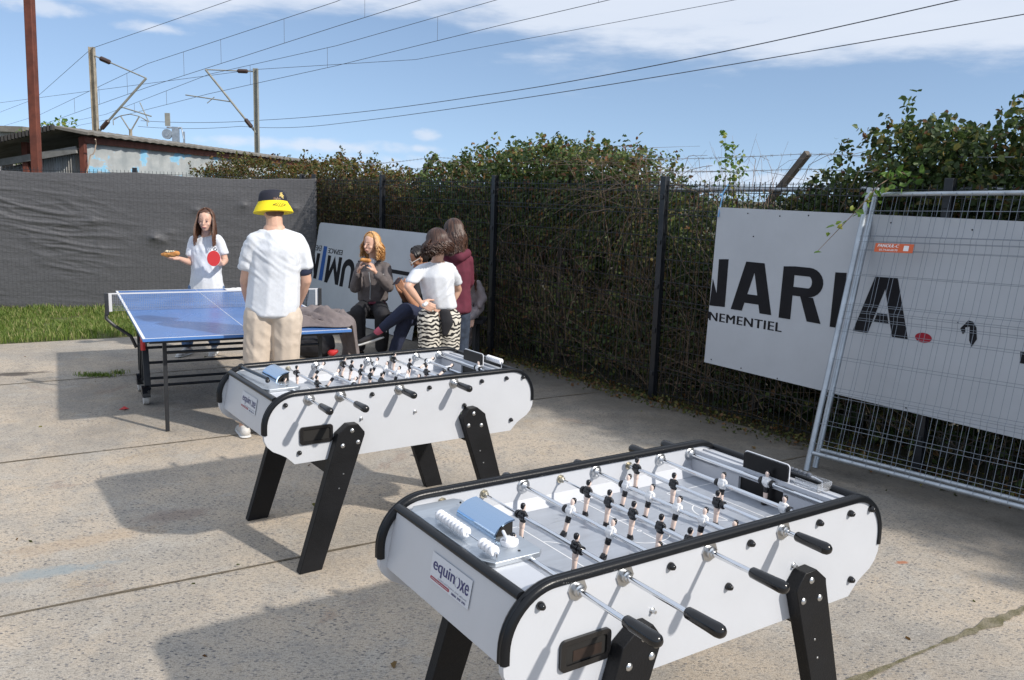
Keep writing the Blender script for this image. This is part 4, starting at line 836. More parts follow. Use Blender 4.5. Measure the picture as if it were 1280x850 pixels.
    if cfg['near']:
        beads(pb, .110, .21, .55, .889, ((.225, 4), (.375, 9)))
        b = MB(); b.lathe([(0, .024), (.006, .027), (.014, .026), (.018, .020), (.012, .016)], (.20, .285, .8686), (0, 0, 1), 18); b.lathe([(-.03, .005), (.035, .005)], (.19, .29, .893), (.4, 1, 0), 8); b.build('ball_cup', bead_m, pb)
    else:
        b = MB(); b.tube([(.10, .62, .90), (.125, .30, .90)], .009, 8); b.ell((.10, .64, .90), .018); b.ell((.125, .30, .89), .012); b.build('lever', black_pl, pb)
    # goal board and accessories on the right end
    xb = 1.366; b = MB(); b.prism(rounded(.262, .768, .462, .925, .01, corners=(0, 0, 1, 1)), 'x', xb-.009, xb-.001); gb = b.build('goal_board', board_blk, t)
    b = MB(); o_ = rounded(.260, .80, .464, .928, .012, corners=(0, 0, 1, 1)); b.tube([(xb, y, z) for y, z in o_[1:]+[o_[0]]], .0025, 5); b.build('board_rim', bead_m, gb)
    if cfg['near']:
        b = MB(); b.tube([(1.43, .17, .86), (1.43, .17, .885), (1.43, .20, .89), (1.43, .45, .89), (1.43, .45, .86)], .003, 6); b.build('score_rod', chrome, gb)
        for i in range(11): link(BEADK, 'score_bead', gb, (1.43, .225+i*.019, .892))
        b = MB(); b.box((1.385, .155, .8535), (1.465, .25, .8575)); b.box((1.385, .155, .8575), (1.3885, .25, .885)); b.box((1.4615, .155, .8575), (1.465, .25, .885)); b.box((1.3885, .155, .8575), (1.4615, .1585, .885)); b.build('clear_tray', clear_pl, gb)
    else:
        beads(gb, 1.43, .165, .43, .895, ((.175, 8),), .016)
    return t
_b = MB(); _b.lathe([(-.009, .009), (-.008, .013), (-.003, .0165), (.003, .0165), (.008, .013), (.009, .009)], (0, 0, 0), (0, 1, 0), 14); BEAD = _b.mesh('score_bead', [bead_m])
_b = MB(); _b.lathe([(-.008, .006), (-.004, .009), (.004, .009), (.008, .006)], (0, 0, 0), (0, 1, 0), 10); BEADK = _b.mesh('score_bead', [mat('bead_smoke', (.12, .13, .15), .2)])
foosball((.0023, 1.9351, 0), .5885, 'nearest white table football table, seen from above with black and white players', dict(near=1,
    rods=[(.309, [.30]), (.353, [.482, .21]), (.10, [.446, .247, .05]), (.276, [.558, .447, .327, .201, .079]), (.10, [.542, .423, .293, .179, .057]), (.172, [.668, .474, .268]), (.15, [.394, .126]), (.135, [.331])],
    lean=[4, 3, 17, 6, 14, 2, 3, 2]))
foosball((-1.1348, 3.8272, 0), .6069, 'white table football table farther back, standing before the table tennis player', dict(near=0,
    rods=[(.266, [.33]), (.30, [.576, .295]), (.14, [.65, .441, .22]), (.168, [.69, .586, .461, .339, .21]), (.13, [.611, .484, .337, .234, .11]), (.17, [.69, .494, .3]), (.12, [.56, .338]), (.12, [.265])],
    lean=[4, 0, 40, 10, 20, 5, 60, 5]))
# ------------------------------------------------------------------ table tennis table
PW, PLn, PH = 1.50, 2.95, .76
tt = thing('table_tennis_table', 'blue table tennis table with white edge lines and black trolley frame', 'table tennis table', (-2.57, 5.87, 0), .49)
for half, y0 in ((0, 0.), (1, PLn/2+.006)):
    y1 = y0+PLn/2-.006
    b = MB(); b.box((0, y0, PH-.022), (PW, y1, PH)); tp = b.build('tabletop', table_blue, tt, bevel=.003)
    b = MB(); z = PH+.0006; e = .02
    def q(x0, a, x1, c): b.add([(x0, a, z), (x1, a, z), (x1, c, z), (x0, c, z)], [[0, 1, 2, 3]])
    q(.001, y0+.001, e, y1); q(PW-e, y0+.001, PW-.001, y1)
    if half == 0: q(e, y0+.001, PW-e, y0+e)
    else: q(e, y1-e, PW-e, y1-.001)
    q(PW/2-.0018, y0+(e if not half else 0), PW/2+.0018, y1-(e if half else 0)); b.build('white_lines', line_w, tp, smooth=0)
    b = MB(); b.beam((.05, y0+.10, PH-.037), (PW-.05, y0+.10, PH-.037), .02, .03); b.beam((.05, y1-.05, PH-.037), (PW-.05, y1-.05, PH-.037), .02, .03); b.beam((.06, y0+.1, PH-.037), (.06, y1-.05, PH-.037), .02, .03); b.beam((PW-.06, y0+.1, PH-.037), (PW-.06, y1-.05, PH-.037), .02, .03); b.build('apron', frame_blk, tt)
    yl = .30 if half == 0 else PLn-.30
    for x in (.17, PW-.17):
        b = MB(); b.beam((x, yl, 0.004), (x, yl, PH-.03), .028, .028, upv=(0, 1, 0)); b.build('leg', frame_blk, tt, bevel=.003)
    b = MB(); b.tube([(.17, yl+.0, .60), (PW-.17, yl, .60)], .012, 8); b.build('leg_bar', frame_blk, tt)
yc = PLn/2
for sgn in (-1, 1):
    for x in (.12, PW-.12):
        b = MB(); y = yc+sgn*.13; b.beam((x, y, .10), (x, y, PH-.06), .03, .04, upv=(0, 1, 0)); b.beam((x, y, .45), (x, yc+sgn*.25, .12), .035, .05, upv=(1, 0, 0)); b.build('trolley_post', frame_blk, tt, bevel=.003)
        b = MB(); yw = yc+sgn*.26; b.lathe([(-.022, .045), (-.02, .062), (.02, .062), (.022, .045)], (x-.02, yw, .064), (1, 0, 0), 24); wh = b.build('wheel', shoe_w, tt)
        b = MB(); b.prism([(yw+.082*cos(R(a)), .075+.085*sin(R(a))) for a in range(0, 181, 20)], 'x', x-.05, x+.012); b.build('wheel_guard', black_pl, wh)
for z, y in ((.46, yc-.15), (.33, yc-.15), (.13, yc-.15), (.46, yc+.15), (.13, yc+.15)):
    b = MB(); b.tube([(.10, y, z), (PW-.10, y, z)], .012, 8); b.build('cross_bar', frame_blk, tt)
for x in (.12, PW-.12):
    b = MB(); b.tube([(x, yc-.34, .12), (x, yc+.34, .12)], .012, 8); b.tube([(x, yc-.12, .62), (x+(.05 if x < 1 else -.05), yc-.45, .68), (x, yc-.72, .72)], .009, 8); b.build('brace', frame_blk, tt)
b = MB(); b.tube([(.10, yc-.19, .62), (.10, yc-.20, .45)], .02, 8); b.build('red_lever', red_pl, tt)
b = MB(); b.tube([(-.15, yc, .80), (-.16, yc-.0, .70), (-.10, yc-.02, .64), (.02, yc-.05, .55), (.06, yc-.05, .45)], .014, 8); b.build('net_bracket', frame_blk, tt)
for x in (-.15, PW+.15):
    b = MB(); b.box((x-.015, yc-.02, PH-.03), (x+.015, yc+.02, PH+.155)); b.build('net_post', frame_blk, tt, bevel=.004)
nt_ = MB(); z0, z1 = PH+.004, PH+.146
for i in range(0, 121): x = -.14+(PW+.28)*i/120; nt_.beam((x, yc, z0), (x, yc, z1), .0016, .0016, upv=(0, 1, 0))
for i in range(0, 11): z = z0+(z1-z0)*i/10; nt_.beam((-.14, yc, z), (PW+.14, yc, z), .0013, .0013)
net = nt_.build('net', net_m, tt, smooth=0)
b = MB(); b.box((-.14, yc-.003, PH+.142), (PW+.14, yc+.003, PH+.153)); b.box((-.135, yc-.004, PH-.002), (-.11, yc+.004, PH+.142)); b.box((PW+.11, yc-.004, PH-.002), (PW+.135, yc+.004, PH+.142)); b.build('net_tape', mat('net_tape', (.55, .56, .58), .8), net, smooth=0)
def pw(x, y, z=0.): c_, s_ = cos(.49), sin(.49); return Vector((-2.57+x*c_-y*s_, 5.87+x*s_+y*c_, z))
# towel on the far half
b = MB(); vs = []; n = 24
for i in range(n+1):
    for j in range(n+1):
        u, v = i/n, j/n; q = pw(1.02+.26*u, 2.62+.22*v, PH+.004+.03*max(0, mnoise.noise(Vector((u*4, v*4, 2)))+.35)*sin(pi*u)*sin(pi*v)+.004); vs.append(q)
b.add(vs, [[i*(n+1)+j, (i+1)*(n+1)+j, (i+1)*(n+1)+j+1, i*(n+1)+j+1] for i in range(n) for j in range(n)]); o = b.build('cloth', paper_m, smooth=180, loc=pw(1.15, 2.7, PH)); o.modifiers.new('s', 'SOLIDIFY').thickness = -.003
tag(o, 'small white crumpled cloth lying on the far half of the blue table', 'cloth')
# jacket thrown over the right near corner
b = MB(); vs = []; nu, nv = 90, 64
def jz(u, v): 
    a = abs(mnoise.noise(Vector((u*3.2+v*1.5, v*2.6-u, 1.)))); c = mnoise.noise(Vector((u*7+v*3, v*7, 5.))); return .035+.15*max(0, .42-a*1.5)+.05*abs(c)+.022*(1-2*abs(mnoise.noise(Vector((u*15+v*6, v*13, 8.)))))
for i in range(nu+1):
    for j in range(nv+1):
        u = i/nu; v = j/nv; x = .96+.80*u+.05*sin(v*9+2); y = .06+.62*v*(1-.35*u)+.07*sin(u*8)+.12*u
        ed = min(1, 6*min(u, 1-u, v, 1-v)); h = max(.008, jz(u, v))*ed+.006; z = PH+h
        over = x-(PW+.015)
        if over > 0:
            z = PH+.03+h*.4-over*1.5; x = PW+.015+min(.09, over*.45)+h*.35+.02*sin(v*14)
        if y < -.01: z -= (-.01-y)*1.2
        vs.append(pw(x, y, z))
b.add(vs, [[i*(nv+1)+j, (i+1)*(nv+1)+j, (i+1)*(nv+1)+j+1, i*(nv+1)+j+1] for i in range(nu) for j in range(nv)]); o = b.build('jacket', cloth_gr, smooth=180, loc=pw(1.3, .4, PH)); sm_ = o.modifiers.new('sm', 'SMOOTH'); sm_.factor = .5; sm_.iterations = 3; md = o.modifiers.new('s', 'SOLIDIFY'); md.thickness = -.006
tag(o, 'crumpled mauve-grey jacket thrown over the near right corner of the blue table', 'jacket')
b = MB(); c = onz(392, 447); b.hullchain([(c+Vector((-.08, .02, .12)), (.17, .12, .12)), (c+Vector((.08, 0, .14)), (.16, .12, .14)), (c+Vector((.14, 0, .22)), (.08, .08, .06))]); b = remesh(b, .012, 4, fold=folds(.012, 9, 9, 3)); o = b.build('backpack', blackc, smooth=180, loc=c); tag(o, 'black backpack slumped on the ground under the right end of the blue table', 'bag')
b = MB(); b.tube([c+Vector((-.12, -.1, .2)), c+Vector((-.05, -.15, .33)), c+Vector((.06, -.12, .3)), c+Vector((.1, -.1, .18))], .012, 6); b.build('strap', blackc, o, loc=None); o.children[0].location = -c
c = onz(415, 441, .08); b = MB(); b.hullchain([(c, (.05, .045, .035)), (c+Vector((.05, 0, .02)), (.02, .02, .02))]); o = b.build('red_cap', red_pl, loc=c); tag(o, 'small red plastic object beside the black backpack', 'bottle cap')
b = MB(); c = onz(155, 512); b.add([c+Vector(v) for v in ((-.03, -.02, .004), (.02, -.03, .012), (.035, .015, .005), (-.01, .03, .02))], [[0, 1, 2], [0, 2, 3]]); o = b.build('litter_scrap', red_pl, smooth=0, loc=c); o.modifiers.new('s', 'SOLIDIFY').thickness = .002; tag(o, 'small red scrap of litter on the concrete left of the table leg', 'litter')

# ------------------------------------------------------------------ bench the friends sit on
bp_ = Vector((-1.15, 9.62, 0)); t = thing('bench', 'low black bench under the seated friends', 'bench', bp_, -.12)
b = MB(); b.box((-.75, -.17, .40), (.85, .17, .445)); b.build('seat', blackc, t, bevel=.008)
for x in (-.65, .75):
    for y in (-.13, .13):
        b = MB(); b.box((x-.02, y-.02, 0), (x+.02, y+.02, .40)); b.build('leg', frame_blk, t)

# ------------------------------------------------------------------ shed, lean-to and far things beyond the netting
shed = thing('shed', 'long old shed of corrugated and blue-painted sheet with a rusty frame beyond the netting', 'shed', (-8.45, 17, 0)); inv = Matrix.Translation(-shed.location)
corr = mat('corrugated_grey_sheet', (.33, .35, .36), .6, .3, c2=(.24, .22, .19), vs=1.6, stretch=(3, 3, .6))
paint, nt2, pb_ = newmat('flaking_blue_wall'); tc2 = N(nt2, 'ShaderNodeTexCoord'); mp2 = N(nt2, 'ShaderNodeMapping'); mp2.inputs['Scale'].default_value = (1, .45, 1); nt2.links.new(tc2.outputs['Object'], mp2.inputs[0])
nn = N(nt2, 'ShaderNodeTexNoise', i_Scale=1.7, i_Detail=8., i_Roughness=.62); nt2.links.new(mp2.outputs[0], nn.inputs['Vector']); cr2 = N(nt2, 'ShaderNodeValToRGB'); nt2.links.new(nn.outputs[0], cr2.inputs[0]); e_ = cr2.color_ramp.elements
e_[0].position = .40; e_[0].color = (.30, .33, .34, 1); e_[1].position = .60; e_[1].color = (.22, .47, .66, 1); e_.new(.55).color = (.40, .42, .42, 1); e_.new(.575).color = (.27, .5, .68, 1)
nt2.links.new(cr2.outputs[0], pb_.inputs['Base Color']); pb_.inputs['Roughness'].default_value = .8
WX0, WY0, WX1, WY1 = -8.45, 17., -7.55, 34.
b = MB(); n = 60; b.add([(WX0+(WX1-WX0)*i/n+.03*(i % 2), WY0+(WY1-WY0)*i/n, z) for i in range(n+1) for z in (0, 2.58)], [[2*i, 2*i+2, 2*i+3, 2*i+1] for i in range(n)]); xf(b, inv); b.build('painted_wall', paint, shed, smooth=0)
b = MB(); n = 66; b.add([(-8.5-1.75*i/n, 17.0+.35*i/n+.018*(1 if i % 2 else -1), z) for i in range(n+1) for z in (0, 2.45-.45*i/n)], [[2*i, 2*i+2, 2*i+3, 2*i+1] for i in range(n)]); xf(b, inv); b.build('corrugated_wall', corr, shed, smooth=0)
roofm = mat('fibre_cement_roof', (.24, .23, .21), .9, c2=(.12, .11, .09), vs=2, bump=.3); roof_d = mat('roof_edge_dark', (.05, .047, .045), .9)
b = MB(); n = 100; vs = []
# roof: eave along the right wall, falling away to the left; corrugation runs across
for i in range(n+1):
    for (x, z) in ((-8.15, 2.72), (-8.78, 2.82), (-11.2, 2.20)):
        f_ = i/n; yy = 16.62+18*f_; dx = .9*f_; vs.append((x+dx, yy, z+.02*(i % 2)-.0*f_))
b.add(vs, [[3*i+j, 3*i+3+j, 3*i+4+j, 3*i+1+j] for i in range(n) for j in (0, 1)]); xf(b, inv); o = b.build('roof', roofm, shed, smooth=0); o.modifiers.new('s', 'SOLIDIFY').thickness = .05
b = MB(); k = 34
for i in range(k):
    f_ = i/k; x = -8.8-2.3*f_; z = 2.79-.58*f_; b.box((x-.02, 16.55, z-.05), (x+.02, 16.64, z+.055))
xf(b, inv); b.build('roof_edge_ribs', roof_d, shed, smooth=0)
for (a, c_, w_, h_, nm) in (((-8.42, 16.95, 0), (-8.42, 16.95, 2.64), .11, .11, 'corner_pillar'), ((-9.62, 17.1, 0), (-9.62, 17.1, 2.52), .11, .11, 'pillar'), ((-8.40, 16.9, 2.60), (-7.45, 34., 2.60), .10, .13, 'rusty_beam')):
    b = MB(); b.beam(a, c_, w_, h_, upv=(0, 1, 0) if nm != 'rusty_beam' else (0, 0, 1)); xf(b, inv); b.build(nm, rust, shed, bevel=.008)
b = MB(); b.beam((-8.5, 16.85, 2.40), (-10.2, 17.1, 2.1), .05, .13); xf(b, inv); b.build('fascia', mat('grey_plank', (.2, .2, .19), .8, var=.2), shed)
b = MB(); pts = [(-8.12+.02*sin(i), 16.86, 2.52-.6*i/10+.03*sin(i*1.9)) for i in range(11)]; pts = [(-8.05, 16.7, 2.6)]+[(x-.25*i/10, y, z) for i, (x, y, z) in enumerate(pts)]; b.tube(pts, .012, 6); xf(b, inv); b.build('hanging_rope', mat('pale_rope', (.45, .35, .27), .9), shed)
b = MB(); b.beam((-7.75, 14., 0), (-7.66, 14.0, 5.2), .125, .125, upv=(0, 1, 0)); o = b.build('rusty_pole', rust, bevel=.01, loc=(-7.75, 14, 0)); tag(o, 'tall square rust-red steel pole rising out of the frame at the left, before the shed', 'pole')
bl = thing('outbuilding', 'small pale block building with a flat roof slab at the far left edge', 'building', (-15, 25, 0)); inv = Matrix.Translation(-bl.location)
wallm = mat('pale_render', (.5, .48, .44), .9, c2=(.38, .36, .33), vs=2)
b = MB(); b.box((-17, 25, 0), (-14.2, 29, 3.1)); xf(b, inv); b.build('wall', wallm, bl); b = MB(); b.box((-17.2, 24.8, 3.1), (-14.0, 29.2, 3.26)); xf(b, inv); b.build('roof', roofm, bl)
b = MB(); b.box((-14.75, 24.96, 2.05), (-14.45, 24.999, 2.4)); xf(b, inv); b.build('window', dark_hole, bl)
b = MB(); b.box((-14.2, 25.3, 0), (-12.6, 29, 2.85)); xf(b, inv); b.build('annex_wall', wallm, bl)
t = thing('bushy_tree', 'small sunlit green tree between the shed roof and the far-left building', 'tree', (-12.3, 23.5, 0)); n = 2600
U_ = rng.normal(size=(n, 3)); U_ /= np.linalg.norm(U_, axis=1)[:, None]; rad = rng.random(n)**.45; g = n3(U_, 3, 21); rad = rad*(1+.25*g); P = U_*rad[:, None]*np.array([1.15, .9, .95])+np.array([0, 0, 2.45]); V, F = leaf_cloud(P, rng.uniform(.06, .13, n)); link(batch_mesh('crown', V, F, [lf_fresh]), 'crown', t)
b = MB(); b.tube([(0, 0, 0), (.05, 0, 1), (0, 0, 2)], [.1, .07, .04], 7); b.tube([(0, 0, 1.3), (.5, .1, 2.3)], [.05, .02], 5); b.tube([(0, 0, 1.4), (-.5, .1, 2.4)], [.05, .02], 5); b.build('trunk', stem_dk, t)
# catenary masts
def mast(loc, lab, sgn, h, reach):
    t = thing('catenary_mast', lab, 'railway mast', loc, 0, 'overhead line masts along the railway')
    b = MB(); b.beam((-.09, 0, 0), (-.09, 0, h), .02, .22, upv=(0, 1, 0)); b.beam((.09, 0, 0), (.09, 0, h), .02, .22, upv=(0, 1, 0)); b.beam((0, 0, 0), (0, 0, h), .16, .02, upv=(0, 1, 0)); b.build('mast_column', concrete_pole if sgn > 0 else mast_m, t)
    top = Vector((sgn*reach, -.4, h-1.35 if sgn > 0 else h-.15)); lo = Vector((0, 0, h-3.7 if sgn > 0 else h-3.1))
    if sgn > 0: up_ = Vector((0, 0, h-.3)); tip = Vector((sgn*reach, -.2, h-1.2)); low = Vector((0, 0, h-3.55))
    else: up_ = Vector((0, 0, h-.15)); tip = Vector((sgn*reach, -.2, h-.15)); low = Vector((0, 0, h-3.0))
    b = MB(); b.tube([up_, tip], .03, 6); b.build('tie_rod', mast_m, t); b = MB(); b.tube([low, tip], .05, 8); b.build('cantilever_arm', mast_m, t)
    for p, q in ((up_, tip), (low, tip)):
        d = (q-p).normalized(); b = MB(); b.tube([p+d*.35, p+d*.4, p+d*.8, p+d*.85], [.05, .1, .1, .05], 8); b.build('insulator', ceram, t)
    mid = low+(tip-low)*.5; b = MB(); b.tube([mid, (sgn*reach*1.05+(.0 if sgn > 0 else -.9), -.1, mid.z-(.35 if sgn > 0 else -.25))], .03, 6); b.tube([mid+Vector((sgn*.8, 0, .2)), (sgn*reach*1.0, -.1, mid.z-.6 if sgn > 0 else mid.z-.1)], .02, 6); b.build('steady_arm', mast_m, t)
    return t
mast((-17.8, 37, 0), 'railway mast with its arm reaching right, standing above the shed roof', 1, 7.25, 2.3)
mast((-12.5, 42, 0), 'railway mast with its arm reaching left, right of the other mast', -1, 7.25, 2.3)
def wire(name, pts, lab, r=.012, sag=0.):
    b = MB(); P = []
    for a, c_ in zip(pts[:-1], pts[1:]):
        a = Vector(a); c_ = Vector(c_)
        for i in range(12): u = i/12; P.append(a.lerp(c_, u)-Vector((0, 0, sag*4*u*(1-u))))
    P.append(Vector(pts[-1])); rs = [.75*r*(.5+.5*min(1.6, p.y/30)) for p in P]; b.tube(P, rs, 5, cap=False); o = b.build(name, wire_m, smooth=0, loc=P[0]); return tag(o, lab, 'overhead wire', 'overhead wires of the railway')
wA = [(6, 6, 7.9), (-9.07, 28.1, 7.5), (-17.8, 37, 7.2), (-32.8, 59.8, 7.1), (-60, 95, 7.1)]
wire('feeder_wire', wA, 'uppermost left wire, tied to the top of the left railway mast', .012)
wB = [(6.5, 7, 6.7), (-4.85, 23.45, 6.6), (-15.4, 36.65, 6.6), (-37, 67.9, 6.6), (-60, 98, 6.6)]; wC = [(6.5, 7, 5.7), (-4.85, 23.45, at(420, 33, 23.45).z), (-15.4, 36.65, at(184, 109, 36.65).z), (-37, 67.9, at(49, 157, 67.9).z), (-60, 98, 5.7)]
wire('catenary_wire', wB, 'carrying wire running to the tip of the left mast arm'); wire('contact_wire', wC, 'contact wire hanging on droppers below the left carrying wire')
wD = [(10, 8, 6.6), (-.67, 22.67, 6.6), (-6.3, 30.5, 6.6), (-13.8, 39.4, 6.6), (-30.5, 65, 6.6), (-58, 100, 6.6)]; wE = [(10, 8, 5.9), (-.67, 22.67, at(620, 33, 22.67).z), (-6.3, 30.5, at(420, 82, 30.5).z), (-13.8, 39.4, at(262, 117, 39.4).z), (-30.5, 65, at(131, 150, 65).z), (-58, 100, 6.1)]
wire('catenary_wire', wD, 'carrying wire running to the tip of the right mast arm'); wire('contact_wire', wE, 'contact wire hanging on droppers below the right carrying wire')
wire('feeder_wire', [(16, 14, 7.6), (6.06, 26, 7.5), (-4.5, 38.3, 7.35), (-12.5, 42, 7.2), (-40, 66, 7.1)], 'wire tied to the top of the right railway mast')
wire('power_line', [(30, 4, 9.3), (15.27, 31.8, 9), (-2.97, 66.2, 8.9), (-28.5, 98.6, 9), (-45.5, 106, 9)], 'upper of the two long power lines crossing the sky to the right', .028, .25)
wire('power_line', [(28, 8, 8.2), (16.1, 29, 8), (-17.4, 84, 7.8), (-30, 95, 8), (-45, 104, 8.2)], 'lower of the two long power lines crossing the sky to the right', .024, .25)
def droppers(u1, u2, ys, lab):
    f1 = lambda y, w_: Vector((np.interp(y, [p[1] for p in w_], [p[0] for p in w_]), y, np.interp(y, [p[1] for p in w_], [p[2] for p in w_])))
    for y in ys:
        b = MB(); a = f1(y, u1); c_ = f1(y, u2); b.tube([a, c_], .006*max(.7, y/30), 4); o = b.build('dropper_wire', wire_m, smooth=0, loc=a); tag(o, lab, 'dropper', 'droppers between carrying and contact wires')
droppers(wB, wC, (22, 26, 30, 33, 40, 46, 53), 'short vertical dropper between the left carrying wire and contact wire')
droppers(wD, wE, (15, 19.5, 25, 31, 36, 47, 55), 'short vertical dropper between the right carrying wire and contact wire')
t = thing('power_pole', 'distant Y-shaped pole above the shed roof between the two masts', 'pole', (-30.9, 70, 0)); b = MB(); b.tube([(0, 0, 0), (0, 0, 5.9)], [.2, .13], 8); b.build('post', concrete_pole, t)
for s in (-1, 1): b = MB(); b.tube([(0, 0, 5.7), (s*.75, 0, 6.9), (s*1.3, 0, 6.6)], .055, 6); b.tube([(s*1.35, 0, 6.6), (s*1.35, 0, 6.15)], .035, 6); b.build('arm', mast_m, t)
b = MB(); b.tube([(-.75, 0, 6.9), (0, 0, 7.05), (.75, 0, 6.9)], .04, 6); b.build('crossbar', mast_m, t)
t = thing('signal_post', 'small grey railway signal frame with a round disc on the shed skyline', 'signal', (-11.7, 30, 0)); b = MB(); b.beam((0, 0, 0), (0, 0, 3.7), .22, .12); b.beam((.28, 0, 2), (.28, 0, 3.55), .05, .05); b.build('post', galv, t); b = MB(); b.tube([(.28, 0, 3.3), (.2, 0, 3.68), (-.3, 0, 3.68)], .03, 6); b.build('arm', galv, t)
b = MB(); b.tube([(-.28, 0, 3.45), (-.28, -.08, 3.45)], .17, 16); b.tube([(-.28, -.08, 3.45), (-.28, -.1, 3.45)], .08, 12); b.build('disc', galv, t); b = MB(); b.box((-.35, -.02, 3.72), (-.18, .02, 4.15)); b.build('plate', mast_m, t)
# dense nettles beyond the shed so the skyline reads as scrub
# ------------------------------------------------------------------ people
def basis(fwd, upv=(0, 0, 1)):
    y = Vector(fwd).normalized(); z = Vector(upv); x = y.cross(z).normalized(); z = x.cross(y); return Matrix((x, y, z)).transposed()
def hand(b, wr, d, n, curl=.5, side=1, thumb=1., spread=.0):
    """palm and five separate fingers; d points along the hand, n out of the palm, fingers curl towards n"""
    d = Vector(d).normalized(); n = Vector(n); n = (n-d*n.dot(d)).normalized(); s = d.cross(n)*side
    for k, (o_, ln) in enumerate(((.031, .066), (.0105, .074), (-.0105, .069), (-.031, .056))):
        kn = wr+d*(.088-.006*abs(k-1))+s*o_; b.hullchain([(wr+d*.012+s*o_*.55, .0155), (kn, .0115)])
        ang = 0; p = kn; dd = (d+s*o_*spread*10).normalized(); ch = [(p, .0098)]
        for j, fr in enumerate((.45, .3, .25)):
            ang += curl*(.75 if j == 0 else 1.); v = dd*cos(ang)+n*sin(ang); p = p+v*ln*fr; ch.append((p, .009-.0007*j))
        b.hullchain(ch)
    t0 = wr+d*.025+s*.026; v = (d*.65+s*.75*thumb+n*.35).normalized(); t1 = t0+v*.035; v2 = (d*.85+s*.3*thumb+n*.5*curl).normalized(); t2 = t1+v2*.03; b.hullchain([(t0, .015), (t1, .0115), (t2, .0095), (t2+(v2+n*.4).normalized()*.024, .0085)])
def headchain(b, c, Rh, s=1.):
    q = lambda x, y, z: c+Rh @ (Vector((x, y, z))*s)
    E = lambda p, r: (q(*p), tuple(v*s for v in r) if isinstance(r, tuple) else r*s, Rh)
    b.hullchain([E((0, -.012, .03), (.073, .092, .085)), E((0, .028, -.042), (.058, .056, .045)), E((0, .050, -.086), (.030, .028, .022))])
    b.hullchain([E((0, .080, .012), (.008, .008, .008)), E((0, .104, -.026), (.012, .012, .009))])
    b.hullchain([E((0, .083, -.060), (.022, .014, .012))])
    for sx_ in (-1, 1):
        b.hullchain([E((sx_*.036, .056, -.030), (.020, .020, .018))]); b.hullchain([E((sx_*.076, -.005, -.008), (.009, .018, .030))])
def figure(label, base, J, cs=1., skin_m=skin, face=True, heads=1.):
    """one continuous body from the joint positions; returns the person object"""
    b = MB(); Rh = basis(J['fwd'], J.get('hup', (0, 0, 1))); c = J['head']; headchain(b, c, Rh, heads); X = (J['sb']-J['sa']); Rt = basis(X.cross(Vector((0, 0, 1))))
    b.hullchain([(c+Rh @ Vector((0, -.025, -.06)), .052*cs), (J['neck']+Vector((0, 0, .0)), .055*cs)])
    ch = (J['sa']+J['sb'])/2*.6+(J['pelvis'])*.4+Vector((0, 0, .02))
    b.hullchain([(J['neck']-Vector((0, 0, .035)), (.075*cs, .06*cs, .05*cs), Rt), (ch+(J['neck']-ch)*.25, (.135*cs, .095*cs, .12*cs), Rt), (J['pelvis']*.55+ch*.45, (.115*cs, .085*cs, .1*cs), Rt), (J['pelvis'], (.145*cs, .105*cs, .09*cs), Rt)])
    for k in 'ab':
        if 's'+k in J:
            b.hullchain([(J['neck']*.5+J['s'+k]*.5-Vector((0, 0, .03)), .05*cs), (J['s'+k]-Vector((0, 0, .02)), .05*cs), (J['e'+k], .036*cs), ]); b.hullchain([(J['e'+k], .036*cs), (J['e'+k]*.65+J['w'+k]*.35, .037*cs), (J['w'+k], .024*cs)])
            h = J.get('h'+k)
            if h: hand(b, J['w'+k], *h)
        b.hullchain([(J['p'+k], .085*cs), (J['k'+k], .055*cs), (J['k'+k]*.65+J['n'+k]*.35, .055*cs), (J['n'+k], .036*cs)])
        f = J['f'+k]; f = Vector(f).normalized(); b.hullchain([(J['n'+k]-Vector((0, 0, .03))-f*.02, .034), (J['n'+k]+f*.13-Vector((0, 0, .052)), (.032, .032, .02))])
    m = remesh(b, .0065, 2); o = m.build('person', skin_m, smooth=180, loc=base); tag(o, label, 'person')
    inv = Matrix.Translation(-Vector(base))
    if face:
        for sx_ in (-1, 1):
            e = MB(); e.ell(inv @ (c+Rh @ (Vector((sx_*.031, .0805, .004))*heads)), (.0125*heads, .006, .0045*heads), rot=Rh); e.build('eye', eye_m, o)
            e = MB(); q = lambda x, y, z: inv @ (c+Rh @ (Vector((x, y, z))*heads)); e.tube([q(sx_*.014, .0905, .024), q(sx_*.032, .088, .029), q(sx_*.050, .076, .023)], [.0015, .0028, .0012], 5); e.build('eyebrow', brow_m, o)
        e = MB(); e.tube([q(-.022, .087, -.057), q(-.01, .095, -.0565), (q(0, .096, -.058)), q(.01, .095, -.0565), q(.022, .087, -.057)], [.002, .0045, .005, .0045, .002], 6); e.build('lips', lip_m, o)
    o['_b'] = 0; del o['_b']; return o, inv, Rh
def wear(o, inv, name, chains, mt, voxel=.009, smooth=5, fold=None, extra=None):
    b = MB()
    for ch in chains: b.hullchain(ch)
    m = remesh(b, voxel, smooth, fold=fold); xf(m, inv); c = m.build(name, mt, o, smooth=180); return c
